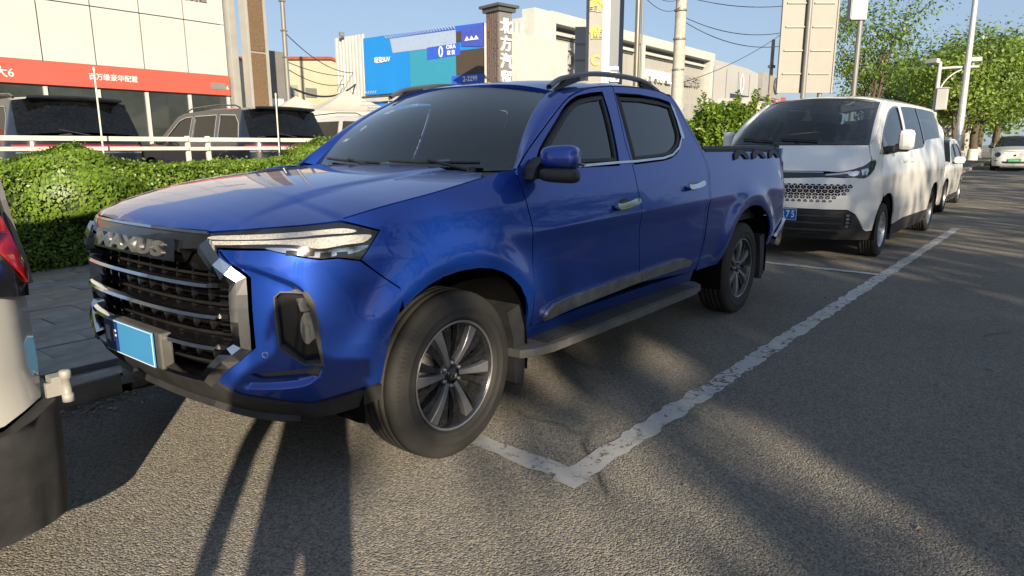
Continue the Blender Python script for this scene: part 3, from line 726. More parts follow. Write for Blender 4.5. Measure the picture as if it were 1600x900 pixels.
        sweep('apron_lip', TR, lip, [(-.010, .0), (-.008, .034), (.006, .036), (.010, .0)], BLKPLAST, T, mirror=mir)
        # --- headlight
        lt = spl([(-1.085, 1.048), (-.95, 1.060), (-.825, 1.070), (-.605, 1.082), (-.555, 1.084), (-.495, 1.070), (-.405, 1.043)], 4)
        lb = spl([(-.495, .943), (-.575, .960), (-.645, .960), (-.705, .972), (-.815, .998), (-.95, 1.0), (-1.078, 1.0)], 4)
        hl = panel('headlight', TR, lt+lb, LENS_DK, T, grid=.035, flange=.02, gap=.002, mirror=mir)
        panel('light_strip', TR, spl([(-1.062, 1.037), (-.90, 1.046), (-.70, 1.056), (-.56, 1.062), (-.50, 1.052), (-.52, 1.044), (-.62, 1.044), (-.80, 1.034), (-1.062, 1.026)], 3, True), LENS_W, hl, grid=.04, flange=.003, offset=.003, mirror=mir)
        panel('light_strip', TR, spl([(-1.068, 1.020), (-.90, 1.026), (-.76, 1.030), (-.62, 1.034), (-.50, 1.036), (-.44, 1.030), (-.475, 1.008), (-.55, 1.004), (-.64, .996), (-.72, 1.012), (-.84, 1.016), (-1.068, 1.008)], 3, True), LENS_W, hl, grid=.04, flange=.003, offset=.003, mirror=mir)
        panel('reflector', TR, spl([(-.83, 1.004), (-.74, 1.002), (-.66, .986), (-.58, .992), (-.46, .996), (-.50, .976), (-.58, .968), (-.65, .966), (-.71, .976), (-.79, .992)], 3, True), CHROME, hl, grid=.03, flange=.003, offset=.003, mirror=mir)
        for k_ in range(4):
            cs_ = -.735+.058*k_; cz_ = .986-.006*k_+(.004 if k_ == 3 else 0)
            panel('led_unit', TR, [(cs_-.020, cz_+.008), (cs_+.020, cz_+.008), (cs_+.017, cz_-.009), (cs_-.023, cz_-.009)], BLKGLOSS, hl, grid=.03, flange=.003, offset=.006, mirror=mir)
        # wheel-arch liners
        for cx, r in ((0, .468), (3.405, .51)):
            m = MB(); rows = []
            for y in (-.93, -.80, -.45):
                k = 1.0 if y < -.85 else 1.02
                rows.append([(cx+px, (y+.09*min(1, max(0, (-px-.05)/.3)) if cx == 0 and y < -.9 else y), pz) for px, pz in [(q[0], q[1]) for q in arc(0, .37, r*k, -8, 188, 22)]])
            m.grid(rows); m.grid([rows[-1], [(cx+p[0]*0, -.45, .37) for p in arc(0, .37, r, -8, 188, 22)]])
            o = m.build('arch_liner', BLKIN, T)
            if mir: o.data.transform(Matrix.Diagonal((1, -1, 1, 1)))
            fx = cx+(.455 if cx == 0 else .515); bx = MB(); bx.box((0, 0, 0), (.012, .24, .36), bev=.004)
            f = bx.build('mud_flap', BLKPLAST, T, (fx-.035, (-.80 if not mir else .80), .385 if cx == 0 else .43), (0, -.10, 0))
            m = MB(); m.prism([(cx+.31, .60), (cx+.40, .62), (cx+.44, .50), (cx+.445, .30), (cx+.43, .22), (cx+.37, .24), (cx+.36, .45)], -.93 if not mir else .70, -.70 if not mir else .93, 'Y'); m.build('arch_extension', BLKPLAST, T)
        # running board
        y0, y1 = (-1.035, -.80) if not mir else (.80, 1.035)
        sg = -1 if not mir else 1
        pl = [(.36, -.84), (.36, -.965), (.42, -1.005), (.55, -1.03), (1.4, -1.035), (2.20, -1.03), (2.36, -1.0), (2.43, -.93), (2.44, -.84)]
        m = MB(); m.prism([(x, y*-sg*-1 if False else (y if not mir else -y)) for x, y in pl], .372, .412, 'Z'); m.build('running_board', GREYPLAST, T)
        for k in range(5):
            yy = (-.88-.028*k)*(1 if not mir else -1)
            box_obj('tread_strip', (1.40, yy, .4145), (1.72, .012, .006), BLKPLAST, T)
        # roof rail
        yr = -.635 if not mir else .635
        m = MB(); path = spl([(1.04, 0, 1.660), (1.12, 0, 1.700), (1.22, 0, 1.726), (1.5, 0, 1.764), (1.85, 0, 1.774), (2.1, 0, 1.762), (2.28, 0, 1.722), (2.34, 0, 1.700)], 5)
        prof = []
        for i, (x, _, z) in enumerate(path):
            prof.append([(x, yr-.016, z-.006), (x, yr-.018, z+.008), (x, yr-.008, z+.018), (x, yr+.012, z+.016), (x, yr+.018, z+.002), (x, yr+.012, z-.010), (x, yr-.016, z-.006)])
        m.grid(prof, smooth=False, flip=mir); rr = m.build('roof_rail', GREYRAIL, T)
        for xa, xb, za, zb in ((1.08, 1.33, 1.645, 1.738), (2.06, 2.31, 1.675, 1.758)):
            m = MB(); pts = [(xa, za), (xb, za+.07), (xb, zb) , ((xa+xb)/2, zb-.012), (xa+.05, zb-.06)] if xa < 1.5 else [(xa, za+.06), (xb+.02, za+.0), (xb-.04, zb-.055), ((xa+xb)/2, zb-.012), (xa, zb)]
            m.prism(pts, yr-.012, yr+.012, 'Y'); m.build('rail_foot', BLKPLAST, rr)
        # mirror
        sy = -1 if not mir else 1
        mo = bpy.data.objects.new('side_mirror', None); link(mo); mo.parent = T
        rows = []
        for i in range(15):
            t = math.pi*i/14; rows.append([])
            for j in range(24):
                a = 2*math.pi*j/24; e = lambda v, p: math.copysign(abs(v)**p, v)
                yv = e(-math.cos(t), .55); rr_ = math.sin(t)**.55
                rows[-1].append(((.074*e(math.cos(a), .6)*rr_), yv*.090, .056*e(math.sin(a), .6)*rr_*(1-.10*yv)))
            rows[-1].append(rows[-1][0])
        m = MB(); m.grid(rows); o = m.build('mirror_shell', BLUE, mo, (.60, sy*1.02, 1.300))
        o.rotation_euler = (0, RAD(4), sy*RAD(-18))
        m = MB()
        rows2 = [[(p[0]*1.03, p[1]*1.02, (p[2]-.082)*.62) for p in r] for r in rows]
        m.grid(rows2); o = m.build('mirror_base', BLKPLAST, mo, (.603, sy*1.015, 1.268)); o.rotation_euler = (0, RAD(6), sy*RAD(-18))
        m = MB(); m.prism([(.50, 1.20), (.60, 1.20), (.70, 1.255), (.665, 1.30), (.60, 1.30), (.53, 1.255)], min(sy*.86, sy*.93), max(sy*.86, sy*.93), 'Y'); m.build('mirror_arm', BLKPLAST, mo)
        m = MB(); m.tube([(.645, sy*1.125, 1.262), (.68, sy*1.10, 1.264), (.702, sy*1.045, 1.268)], [.004, .009, .008], 6); m.build('turn_signal', LENS_W, mo)
        panel('sail_patch', TR, [(.50, 1.225), (.66, 1.235), (.705, 1.33), (.64, 1.275), (.56, 1.255)], BLKPLAST, T, grid=.05, offset=.006, flange=.006, mirror=mir)
        if mir:                               # the far mirror is folded back against the door
            mo.matrix_world = Matrix.Translation((.22, -.10, .03)) @ mo.matrix_world
        # inner dark shell behind gaps
        panel('inner_body', TR, [(-.33, .86), (.2, 1.16), (.45, 1.21), (2.62, 1.24), (2.5, .95), (2.46, .5), (.50, .5), (.46, .86)], BLKIN, T, grid=.1, offset=-.032, flange=0, mirror=mir)
        panel('pillar_trim', TR, [(1.44, 1.20), (1.47, 1.40), (1.495, 1.665), (1.72, 1.675), (1.66, 1.40), (1.66, 1.20)], SEAT, T, grid=.1, offset=-.030, flange=0, mirror=mir)
        panel('pillar_trim', TR, [(.50, 1.20), (.62, 1.30), (.95, 1.50), (1.15, 1.59), (1.5, 1.655), (2.3, 1.675), (2.48, 1.6), (2.62, 1.3), (2.66, 1.2), (2.40, 1.2), (2.40, 1.50), (2.33, 1.645), (1.9, 1.672), (1.5, 1.67), (1.2, 1.625), (.9, 1.50)][:9]+[(2.46, 1.2), (2.37, 1.40), (2.37, 1.60), (2.30, 1.648), (1.5, 1.630), (1.2, 1.585), (.95, 1.475)], SEAT, T, grid=.1, offset=-.034, flange=0, mirror=mir)
        wl_ = make_wheel('front_wheel', .375, .243, .25, T, 'six', (0, (-.785 if not mir else .785), .371), mir)
        wr_ = make_wheel('rear_wheel', .375, .243, .25, T, 'six', (3.405, (-.785 if not mir else .785), .371), mir)
        wl_.rotation_euler[1] = RAD(5); wr_.rotation_euler[1] = RAD(33)
    # ---------------- front centre
    full = lambda pts: pts + [(2*S0-a, b) for a, b in pts[::-1]]
    FS = Surf(lambda s, z: TRfull(s, z))
    def TRfull(s, z):
        s = np.asarray(s, float); z = np.asarray(z, float); neg = s < S0; ss = np.where(neg, 2*S0-s, s)
        p = TR(ss, z); p[..., 1] = np.where(neg, -p[..., 1], p[..., 1]); return p
    FS = Surf(TRfull); FS.sign = 1.
    t0, n0 = FS.frame(np.array([S0+.2]), np.array([.8]))
    if n0[0, 0] > 0: FS.sign = -1.
    R_ = lambda d, z: (S0+d, z)
    octo = [R_(.525, .99), R_(.645, .885), R_(.645, .645), R_(.505, .512), R_(-.505, .512), R_(-.645, .645), R_(-.645, .885), R_(-.525, .99)]
    gr = panel('grille', FS, octo, BLKIN, T, grid=.06, offset=-.075, flange=.003)
    # chrome octagon frame, faceted
    sides = [(R_(.50, .990), R_(.555, .990), R_(.665, .888)), ]
    seg = lambda a, b, nm, mat, sc: sweep(nm, FS, [a, b], sc, mat, T, step=.06)
    wide = [(-.036, -.05), (-.034, .014), (-.010, .030), (.030, .022), (.036, -.05)]
    nar = [(-.030, -.05), (-.028, .016), (-.004, .026), (.026, .016), (.030, -.05)]
    for sg in (1, -1):
        q = lambda d, z: R_(sg*d, z)
        A, B_, C_, D_ = q(.500, 1.003), q(.642, .886), q(.642, .646), q(.490, .512)
        sweep('grille_frame', FS, [A, B_, C_, D_], [(-.036*sg, -.05), (-.034*sg, .014), (-.006*sg, .028), (.030*sg, .020), (.036*sg, -.05)], CHROME, T, step=.05)
    seg(R_(-.47, .515), R_(.47, .515), 'grille_frame', CHROME_D, [(-.014, -.05), (-.012, .012), (.010, .016), (.014, -.05)])
    # bars
    def bar(z, half, h, d0, d1, mat, nm='grille_bar', drop=0.):
        pts = [R_(half*k/10., z-drop*(abs(k)/10.)**2) for k in range(-10, 11)]
        return sweep(nm, FS, pts, [(-h/2, d0), (-h/2+.004, d1), (h/2-.006, d1-.006), (h/2, d0)], mat, gr, step=.07)
    for z, hf in ((.868, .56), (.757, .60), (.640, .58)):
        bar(z, hf, .026, -.06, -.004, BLKGLOSS); bar(z-.002, hf*.93, .022, -.012, .012, CHROME)
        bar(z-.013, hf*.90, .008, -.03, .002, CHROME_D)
    for z, hf in ((.918, .54), (.812, .60), (.700, .60), (.585, .54)):
        bar(z, hf, .011, -.06, -.012, CHROME); bar(z-.022, hf, .008, -.066, -.03, BLKPLAST)
    for k in range(-5, 6):
        for za, zb in ((.545, .63), (.655, .75), (.77, .86), (.88, .935)):
            d = k*.105+.05
            if abs(d) > .56: continue
            sweep('grille_upright', FS, [R_(d, za), R_(d, zb)], [(-.006, -.072), (-.006, -.050), (.006, -.050), (.006, -.072)], BLKGLOSS, gr, step=.2)
    for z, hf in ((.893, .55), (.836, .58), (.785, .60), (.728, .60), (.672, .59), (.612, .56), (.556, .50)):
        bar(z, hf, .010, -.07, -.038, BLKGLOSS, 'grille_slat')
    for sg in (1, -1):                       # comb-like ends of the slats
        for z in (.60, .62, .66, .68, .715, .735, .775, .80, .825, .85):
            sweep('slat_end', FS, [R_(sg*.535, z), R_(sg*.60, z)], [(-.004, -.074), (-.004, -.040), (.004, -.040), (.004, -.074)], BLKGLOSS, gr, step=.2)
    # top bar carrying the lettering
    m = panel('badge_bar', FS, [R_(-.50, 1.046), R_(.50, 1.046), R_(.50, .995), R_(.36, .985), R_(.33, .935), R_(-.33, .935), R_(-.36, .985), R_(-.50, .995)], BLKGLOSS, T, grid=.05, offset=.004, flange=.05)
    panel('badge_shelf', FS, [R_(-.34, 1.012), R_(.34, 1.012), R_(.36, .938), R_(-.36, .938)], CHROME_D, m, grid=.05, offset=.020, flange=.03)
    sweep('hood_strip', FS, [R_(.50*k/8, 1.044) for k in range(-8, 9)], [(-.007, 0), (-.006, .012), (.004, .014), (.007, 0)], CHROME, T, step=.08)
    tx = text_obj('badge_letters', 'MAXUS', .080, DUSTCHROME, None, extrude=.006, bold=.0035, sx=1.62, spacing=1.06)
    me = tx.data; tv = np.array([v.co[:] for v in me.vertices]); hw = tv[:, 0].max()
    P, N = FS.frame(S0+tv[:, 0]/hw*.285, .971+tv[:, 1]*.86); P = P+N*(.024+tv[:, 2:3]*.8)
    me.vertices.foreach_set('co', P.ravel()); me.update(); tx.scale = (1, 1, 1); tx.parent = m
    if (np.cross(P[1]-P[0], P[2]-P[0])*N[0]).sum() == 0: pass
    # licence plate on a grey carrier
    pc = box_obj('plate_carrier', (-.925, -.012, .582), (.05, .47, .145), GREYPLAST, T, bev=.008)
    lp = box_obj('licence_plate', (-.962, -.0, .588), (.006, .44, .140), PLATE_PATCH, T, bev=.002)
    box_obj('plate_border', (-.9655, 0, .067), (.001, .432, .003), TXT_WHITE, lp).location = (-.0034, 0, .0655)
    for zz in (-.0655,): box_obj('plate_border', (-.0034, 0, zz), (.001, .432, .003), TXT_WHITE, lp)
    box_obj('plate_border', (-.0034, -.2155, 0), (.001, .003, .131), TXT_WHITE, lp)
    box_obj('plate_end', (-.0036, .150, 0), (.0012, .125, .126), PLATE_NAVY, lp)
    for ch, yy in (('冀', .183), ('F', .119)):
        text_obj('plate_letter', ch, .072, TXT_WHITE, lp, (-.0045, yy, 0), (RX90, 0, -RX90), .0006, sx=.62 if ch != 'F' else .9, bold=.001)
    # ---------------- hood
    hb = np.array([TR(np.array([a]), np.array([b]))[0] for a, b in [(S0, 1.050), (-1.35, 1.050), (-1.085, 1.052), (-.95, 1.062), (-.825, 1.072), (-.70, 1.079), (-.605, 1.086), (-.545, 1.090)] + hoodcut[1:]])
    hb = hb[np.argsort(hb[:, 0])]; bx_, by_, bz_ = hb[:, 0], -hb[:, 1], hb[:, 2]
    bx_ = np.r_[bx_, .45]; by_ = np.r_[by_, by_[-1]-.005]; bz_ = np.r_[bz_, bz_[-1]+.02]
    zc = Curve1([-.87, -.84, -.78, -.6, -.35, 0, .36], [1.048, 1.080, 1.112, 1.160, 1.198, 1.227, 1.246])
    def hoodf(x, y):
        yb = np.interp(x, bx_, by_); zb = np.interp(x, bx_, bz_); u = np.clip(np.abs(y)/np.maximum(yb, .02), 0, 1.03)
        z = zb+(np.maximum(zc(x), zb)-zb)*(1-u**2.6)
        dm = np.clip((.60-.06*(x+.8)-np.abs(y))/.05, 0, 1); dm = dm*dm*(3-2*dm); z = z+.011*dm*np.clip((x+.80)/.25, 0, 1)
        return np.stack([x, y, z], -1)
    HS = Surf(hoodf)
    edge = [(x, -y) for x, y in zip(bx_[:-1], by_[:-1])]
    rear = spl([(.232, -.842), (.30, -.80), (.335, -.70), (.345, -.3), (.345, 0)], 4)
    half = edge + rear[1:]
    ol = half + [(x, -y) for x, y in half[::-1][1:]]
    ol = [p for i, p in enumerate(ol) if i == 0 or np.hypot(p[0]-ol[i-1][0], p[1]-ol[i-1][1]) > .004]
    panel('hood', HS, ol, BLUE, T, grid=.03, flange=.02, gap=.002)
    # cowl
    m = MB(); m.grid([[(.20+.18*(1-abs(k/6.)**2)*.5, k/6.*.86, 1.205) for k in range(-6, 7)], [(.36+.0*k, k/6.*.86, 1.222) for k in range(-6, 7)], [(.72, k/6.*.84, 1.235) for k in range(-6, 7)]]); m.build('cowl', BLKPLAST, T)
    # ---------------- windscreen, pillars, roof
    def wsf(a, t):
        xb = .42+.115*a*a; xt = 1.0+.06*a*a; yb = .795*a; yt = .615*a; zb = 1.222+.018*a*a; zt = 1.692-.055*a*a
        bul = .035*np.sin(np.pi*np.clip(t, 0, 1))
        return np.stack([xb+(xt-xb)*t-bul*.6, yb+(yt-yb)*t, zb+(zt-zb)*t+bul], -1)
    WSf = Surf(wsf); _, n0 = WSf.frame(np.array([0.]), np.array([.5])); WSf.sign = 1. if n0[0, 2] > 0 else -1.
    sq = lambda e: [(-1+e, 0), (1-e, 0), (1-e, 1), (-1+e, 1)]
    panel('windshield', WSf, sq(0), WS_GLASS, T, grid=.06, flange=.005)
    fr = MB(); rows = []
    for sg in (-1, 1):
        m = MB(); rows = []
        for i in range(13):
            t = i/12.; e = wsf(np.array([sg*1.0]), np.array([t]))[0]; e2 = wsf(np.array([sg*.985]), np.array([t]))[0]
            ds = np.interp(t, [0, 1], [.47, 1.10]); dz = np.interp(ds, [p[0] for p in doortop], [p[1] for p in doortop])+.004
            q = TR(np.array([ds]), np.array([dz]))[0]; q = q*np.array([1, 1 if sg < 0 else -1, 1])
            mid = (e+q)/2+np.array([-.012, sg*.016, .010])
            row = spl([e2+np.array([.004, 0, -.004]), e+np.array([-.004, 0, .004]), mid, q, q+np.array([.0, -sg*.02, -.004])], 4)
            rows.append(row)
        m.grid(rows, flip=(sg > 0)); m.build('front_pillar', BLUE, T)
    zr = Curve1([.98, 1.1, 1.3, 1.7, 2.1, 2.35, 2.47], [1.695, 1.716, 1.742, 1.768, 1.766, 1.740, 1.700])
    dtx = [p[0] for p in doortop]+[2.475]; dtz = [p[1]+.005 for p in doortop]+[1.63]
    def rooff(x, y):
        ze = np.interp(x, dtx, dtz); ze = np.where(x < 1.1, 1.62+(x-1.1)*.25, ze); ye = .95-TR.si(ze); u = np.clip(np.abs(y)/ye, 0, 1.02)
        z = ze+(np.maximum(zr(x), ze)-ze)*(1-u**3.2); return np.stack([x, y, z], -1)
    RS = Surf(rooff); re = [(1.06, -.617)]+[(x, -(.95-float(TR.si(np.interp(x, dtx, dtz))))+.0005) for x in (1.105, 1.2, 1.335, 1.5, 1.625, 1.8, 1.985, 2.15, 2.25, 2.38, 2.44)]
    fr_ = [(1.0+.06*a*a, -.615*a) for a in (0, .3, .6, .85)]
    half = fr_+re+[(2.46, -.5), (2.462, 0)]
    panel('roof', RS, half+[(x, -y) for x, y in half[::-1] if abs(y) > 1e-6], BLUE, T, grid=.045, flange=.02)
    # cab back wall with dark rear window
    cr = spl([(2.40, 1.700), (2.475, 1.625), (2.545, 1.50), (2.625, 1.38), (2.672, 1.30), (2.66, 1.15), (2.60, .9)], 3)
    rows = []
    for s_, z_ in cr:
        p_ = TR(np.array([s_]), np.array([z_]))[0]; yy = -p_[1]-.003; xx = p_[0]
        rows.append([(xx+.03*(1-abs(k/8.)**4), k/8.*yy, z_+(.03*(1-abs(k/8.)**3) if z_ > 1.6 else 0)) for k in range(-8, 9)])
    m = MB(); m.grid(rows); m.build('cab_back', BLUE, T)
    m = MB(); m.grid([[(np.interp(z_, [1.3, 1.62], [2.705, 2.535])+.004, y_, z_) for y_ in np.linspace(-.6, .6, 7)] for z_ in (1.32, 1.45, 1.6)]); m.build('rear_window', DKGLASS, T)
    # bed interior and tailgate
    m = MB(); m.box((3.54, 0, .78), (1.70, 1.70, .05)); m.box((3.54, .885, 1.05), (1.70, .03, .56)); m.box((3.54, -.825, 1.05), (1.70, .03, .56)); m.box((2.715, 0, 1.05), (.03, 1.66, .55)); m.build('bed_liner', BLKPLAST, T)
    m = MB(); m.box((4.405, 0, 1.06), (.04, 1.50, .54), bev=.012); tg = m.build('tailgate', BLUE, T)
    # chassis and under-body, plain dark boxes put in to block light passing under
    m = MB(); m.box((2.0, 0, .42), (4.4, 1.1, .14)); m.box((1.45, 0, .46), (2.0, 1.7, .06)); m.box((-.45, 0, .50), (.5, 1.2, .25)); m.build('chassis', BLKIN, T)
    for x in (0, 3.405):
        m = MB(); m.tube([(x, -.68, .36), (x, .68, .36)], .05, 10); m.build('axle', BLKIN, T)
    # ---------------- cabin: floor, dash, wheel, seats
    m = MB(); m.box((1.55, 0, .62), (2.1, 1.66, .10)); m.build('cabin_floor', BLKIN, T)
    m = MB(); m.prism([(.50, 1.10), (.62, 1.205), (.82, 1.215), (.92, 1.17), (.95, .95), (.6, .8)], -.78, .78, 'Y'); m.build('dashboard', SEAT, T)
    m = MB(); m.tube([(1.03+.19*math.sin(a)*.42, -.40+.185*math.cos(a), 1.10+.185*math.sin(a)*.9) for a in np.linspace(0, 2*math.pi, 25)], .015, 8); m.tube([(1.03, -.56, 1.10), (1.03, -.24, 1.10)], .016, 6); m.tube([(1.03, -.40, 1.10), (.85, -.40, 1.02)], .03, 8); m.build('steering_wheel', SEAT, T)
    for x in (1.35, 2.15):
        for y in (-.40, .40):
            st = bpy.data.objects.new('seat', None); link(st); st.parent = T
            box_obj('seat_cushion', (x, y, .86), (.50, .50, .16), SEAT, st, bev=.05)
            box_obj('seat_back', (x+.28, y, 1.18), (.14, .50, .60), SEAT, st, bev=.05, ry=.22)
            box_obj('head_rest', (x+.36, y, 1.52), (.10, .27, .17), SEAT, st, bev=.04, ry=.15)
    m = MB(); m.box((0, 0, 0), (.03, .22, .07), bev=.012); m.build('rear_view_mirror', BLKPLAST, T, (.98, -.02, 1.60))
    m = MB(); m.grid([[(x, y, 1.655-.03*abs(y)) for y in (-.6, -.3, 0, .3, .6)] for x in (1.05, 1.6, 2.3)]); m.build('headliner', SEAT_L, T)
    # wipers
    for y0, y1 in ((-.62, -.02), (.05, .62)):
        w_ = bpy.data.objects.new('wiper', None); link(w_); w_.parent = T
        pts = []
        for k in range(7):
            y = y0+(y1-y0)*k/6; a = y/.80; p_ = wsf(np.array([a]), np.array([.045+.02*k/6]))[0]; pts.append((p_[0]-.018, p_[1], p_[2]+.016))
        m = MB(); m.tube(pts, .008, 5); m.build('blade', BLKPLAST, w_)
        m = MB(); m.tube([(.40, y0-.02 if y0 < 0 else y0, 1.236), (pts[3][0]-.01, pts[3][1], pts[3][2]+.012)], .009, 6); m.lathe([(0, .03), (.018, .03), (.022, 0)], 8, 'Z', (.40, y0-.02 if y0 < 0 else y0, 1.225)); m.build('wiper_arm', BLKPLAST, w_)
GREYRAIL = M_plain('rail_grey', (.20, .20, .21), .35, .6, var=.08)
build_truck()

# ------------------------------------------------------------------ white passenger van behind the pickup
VW = .985
VS = Shell([(-1.02, 0), (-1.015, -.2), (-.99, -.42), (-.93, -.62), (-.82, -.79), (-.66, -.90), (-.42, -.965), (-.1, -.985), (.4, -.99), (1.5, -.99), (3, -.99), (4.0, -.985), (4.30, -.96), (4.42, -.88), (4.45, -.6), (4.46, 0)], 1.0,
    [(.2, .10), (.35, .03), (.5, 0), (.75, .0), (.95, .03), (1.05, .07), (1.15, .15), (1.25, .28), (1.36, .46)],
    [(.2, .06), (.35, .02), (.6, 0), (.95, .0), (1.1, .012), (1.3, .05), (1.6, .135), (1.9, .25), (2.0, .30)], None, [(.2, 0), (1.3, .0), (1.9, .12)])
def build_van():
    T = thing('passenger_van', 'white passenger van with perforated nose right behind the blue pickup', 'van', (7.45, -.26, 0), RAD(-1.2))
    s0 = VS.s0; G = .003; WB = 3.33
    fa = arc(-.06, .34, .445, 8, 172, 14); ra = arc(WB, .34, .445, 8, 172, 14)
    pil = spl([(-.60, 1.365), (-.245, 1.60), (.05, 1.765), (.30, 1.885), (.42, 1.925)], 4)
    dfront = spl([(.62, 1.912), (.25, 1.775), (-.05, 1.63), (-.27, 1.49), (-.44, 1.32)], 4) + [(-.47, 1.22), (-.44, 1.05), (-.36, .86)]
    mull = lambda nm, ol, mat, par, **k: [panel(nm, VS, ol, mat, par, **k), panel(nm, VS, ol, mat, par, mirror=True, **k)]
    far = [p for p in fa]
    mull('front_fender', [(-.605, 1.19), (-.625, 1.26), (-.60, 1.365)]+pil[1:]+dfront+[(-.30, .79), ]+[p for p in fa[::1] if p[0] < -.28 or (p[1] < .6 and p[0] < -.2)]+[(-.50, .36), (-.64, .36), (-.70, .39), (-.845, .57), (-.94, .62), (s0, .625), (s0, .975), (-1.235, .995), (-.995, .99), (-.725, .995), (-.59, 1.09)], WHITEP, T, grid=.05, gap=G)
    fwin = spl([(-.37, 1.335), (-.19, 1.50), (.12, 1.665), (.45, 1.785), (.75, 1.845), (1.0, 1.865)], 4)+[(1.10, 1.865), (1.02, 1.60), (.92, 1.30), (-.18, 1.255), (-.36, 1.285)]
    door = [dfront[-1]]+dfront[::-1][1:]+[(1.30, 1.925), (1.13, 1.60), (1.03, 1.28), (1.0, 1.0), (1.0, .40), (.40, .36)]+[p for p in fa if p[0] > -.30]
    swin = [(1.30, 1.875), (1.9, 1.895), (3.0, 1.905), (3.9, 1.90), (4.12, 1.86), (4.06, 1.62), (3.98, 1.485), (3.2, 1.46), (2.60, 1.44), (2.42, 1.405), (2.30, 1.345), (2.18, 1.325), (1.6, 1.305), (1.10, 1.295), (1.18, 1.58)]
    side = [(1.30, 1.925), (2.2, 1.94), (3.2, 1.945), (3.9, 1.94), (4.15, 1.92), (4.30, 1.84), (4.40, 1.66), (4.45, 1.40), (4.45, .36), (4.35, .36), (3.80, .38)]+ra+[(2.88, .38), (1.0, .40), (1.0, 1.0), (1.03, 1.28), (1.13, 1.60)]
    for mir in (False, True):
        d = panel('front_door', VS, door, WHITEP, T, holes=[fwin], grid=.05, gap=G, mirror=mir)
        panel('window', VS, inset2(fwin, -.004), DKGLASS, d, grid=.09, flange=.003, offset=-.008, mirror=mir)
        sweep('window_frame', VS, fwin, [(-.02, -.01), (-.02, .003), (.006, .003), (.012, -.01)], BLKGLOSS, d, closed=True, mirror=mir)
        panel('handle', VS, [(.72, 1.14), (.93, 1.145), (.93, 1.175), (.72, 1.17)], WHITEP, d, grid=.05, offset=.03, flange=.025, mirror=mir)
        sd = panel('side_body', VS, side, WHITEP, T, holes=[swin], grid=.06, gap=G, mirror=mir)
        panel('window', VS, inset2(swin, -.004), DKGLASS, sd, grid=.1, flange=.003, offset=-.006, mirror=mir)
        panel('window_divider', VS, [(2.40, 1.903), (2.46, 1.903), (2.42, 1.40), (2.36, 1.37)], BLKGLOSS, sd, grid=.1, flange=.004, offset=.001, mirror=mir)
        panel('handle', VS, [(1.18, 1.14), (1.39, 1.145), (1.39, 1.175), (1.18, 1.17)], WHITEP, sd, grid=.05, offset=.03, flange=.025, mirror=mir)
        panel('sill', VS, [(.39, .355), (1.0, .395), (2.90, .375), (2.93, .21), (.42, .20)], BLKPLAST, T, grid=.1, offset=.004, mirror=mir)
        panel('lower_apron', VS, [(s0, .62), (-.94, .612), (-.85, .565), (-.70, .385), (-.64, .355), (-.48, .35), (-.45, .25), (-.80, .26), (s0, .27)], BLKPLAST, T, grid=.05, gap=.002, mirror=mir)
        for k in range(6):
            z = .335+k*.042; sweep('grille_slat', VS, [(s0, z), (-1.3, z), (-1.0, z)], [(-.008, 0), (-.006, .012), (.006, .014), (.008, 0)], GREYPLAST if k % 2 else BLKPLAST, T, mirror=mir)
        fl = panel('fog_lamp', VS, [(-.968, .588), (-.892, .575), (-.895, .405), (-.955, .405)], BLKGLOSS, T, grid=.04, offset=.006, mirror=mir)
        for k in range(4):
            q = [(-.93+.024*math.cos(t), .557-.042*k+.016*math.sin(t)) for t in np.linspace(0, 2*math.pi, 11)[:-1]]
            panel('lamp_unit', VS, q, CHROME, fl, grid=.03, offset=.012, flange=.006, mirror=mir)
        lt = [(-1.235, 1.032), (-1.06, 1.05), (-.92, 1.075), (-.75, 1.12), (-.62, 1.178), (-.555, 1.195)]
        hl = panel('headlight', VS, lt+[(-.545, 1.16), (-.60, 1.09), (-.66, 1.035), (-.735, .992), (-.80, .982), (-.90, .992), (-.96, .985), (-1.0, 1.0), (-1.235, 1.0)], LENS_DK, T, grid=.04, offset=.004, mirror=mir)
        for q, mt in (([(-1.21, 1.027), (-1.06, 1.042), (-.92, 1.062), (-.90, 1.05), (-1.06, 1.022), (-1.21, 1.010)], LENS_W), ([(-.97, 1.042), (-.86, 1.068), (-.82, 1.058), (-.845, 1.020), (-.90, 1.005), (-.95, 1.015)], CHROME), ([(-.80, 1.075), (-.72, 1.098), (-.69, 1.075), (-.73, 1.025), (-.79, 1.015)], CHROME), ([(-.66, 1.125), (-.60, 1.160), (-.59, 1.145), (-.65, 1.075)], CHROME_D)):
            panel('lamp_unit', VS, q, mt, hl, grid=.04, offset=.008, flange=.004, mirror=mir)
        panel('nose_strip', VS, [(s0, 1.062), (-1.235, 1.064), (-1.235, .998), (s0, .976)], BLKGLOSS, T, grid=.08, offset=.002, mirror=mir)
        sweep('chrome_strip', VS, [(s0, 1.046), (-1.24, 1.048)], [(-.006, 0), (-.005, .007), (.005, .007), (.006, 0)], CHROME, T, mirror=mir)
        panel('tail_light', VS, [(4.42, 1.35), (4.62, 1.35), (4.62, .85), (4.42, .85)], LENS_RED, T, grid=.08, offset=.006, mirror=mir)
        sy = 1 if mir else -1
        mo = bpy.data.objects.new('side_mirror', None); link(mo); mo.parent = T
        box_obj('mirror_shell', (.02, sy*1.10, 1.42), (.12, .17, .25), WHITEP, mo, bev=.05, rz=sy*-.15)
        box_obj('mirror_base', (.03, sy*1.06, 1.33), (.11, .16, .10), BLKPLAST, mo, bev=.03)
        box_obj('mirror_arm', (-.05, sy*.96, 1.31), (.16, .12, .09), BLKPLAST, mo, bev=.03)
        panel('sail_patch', VS, [(-.44, 1.255), (-.18, 1.250), (-.05, 1.30), (-.18, 1.49), (-.37, 1.34)], BLKGLOSS, T, grid=.08, offset=.002, flange=.004, mirror=mir)
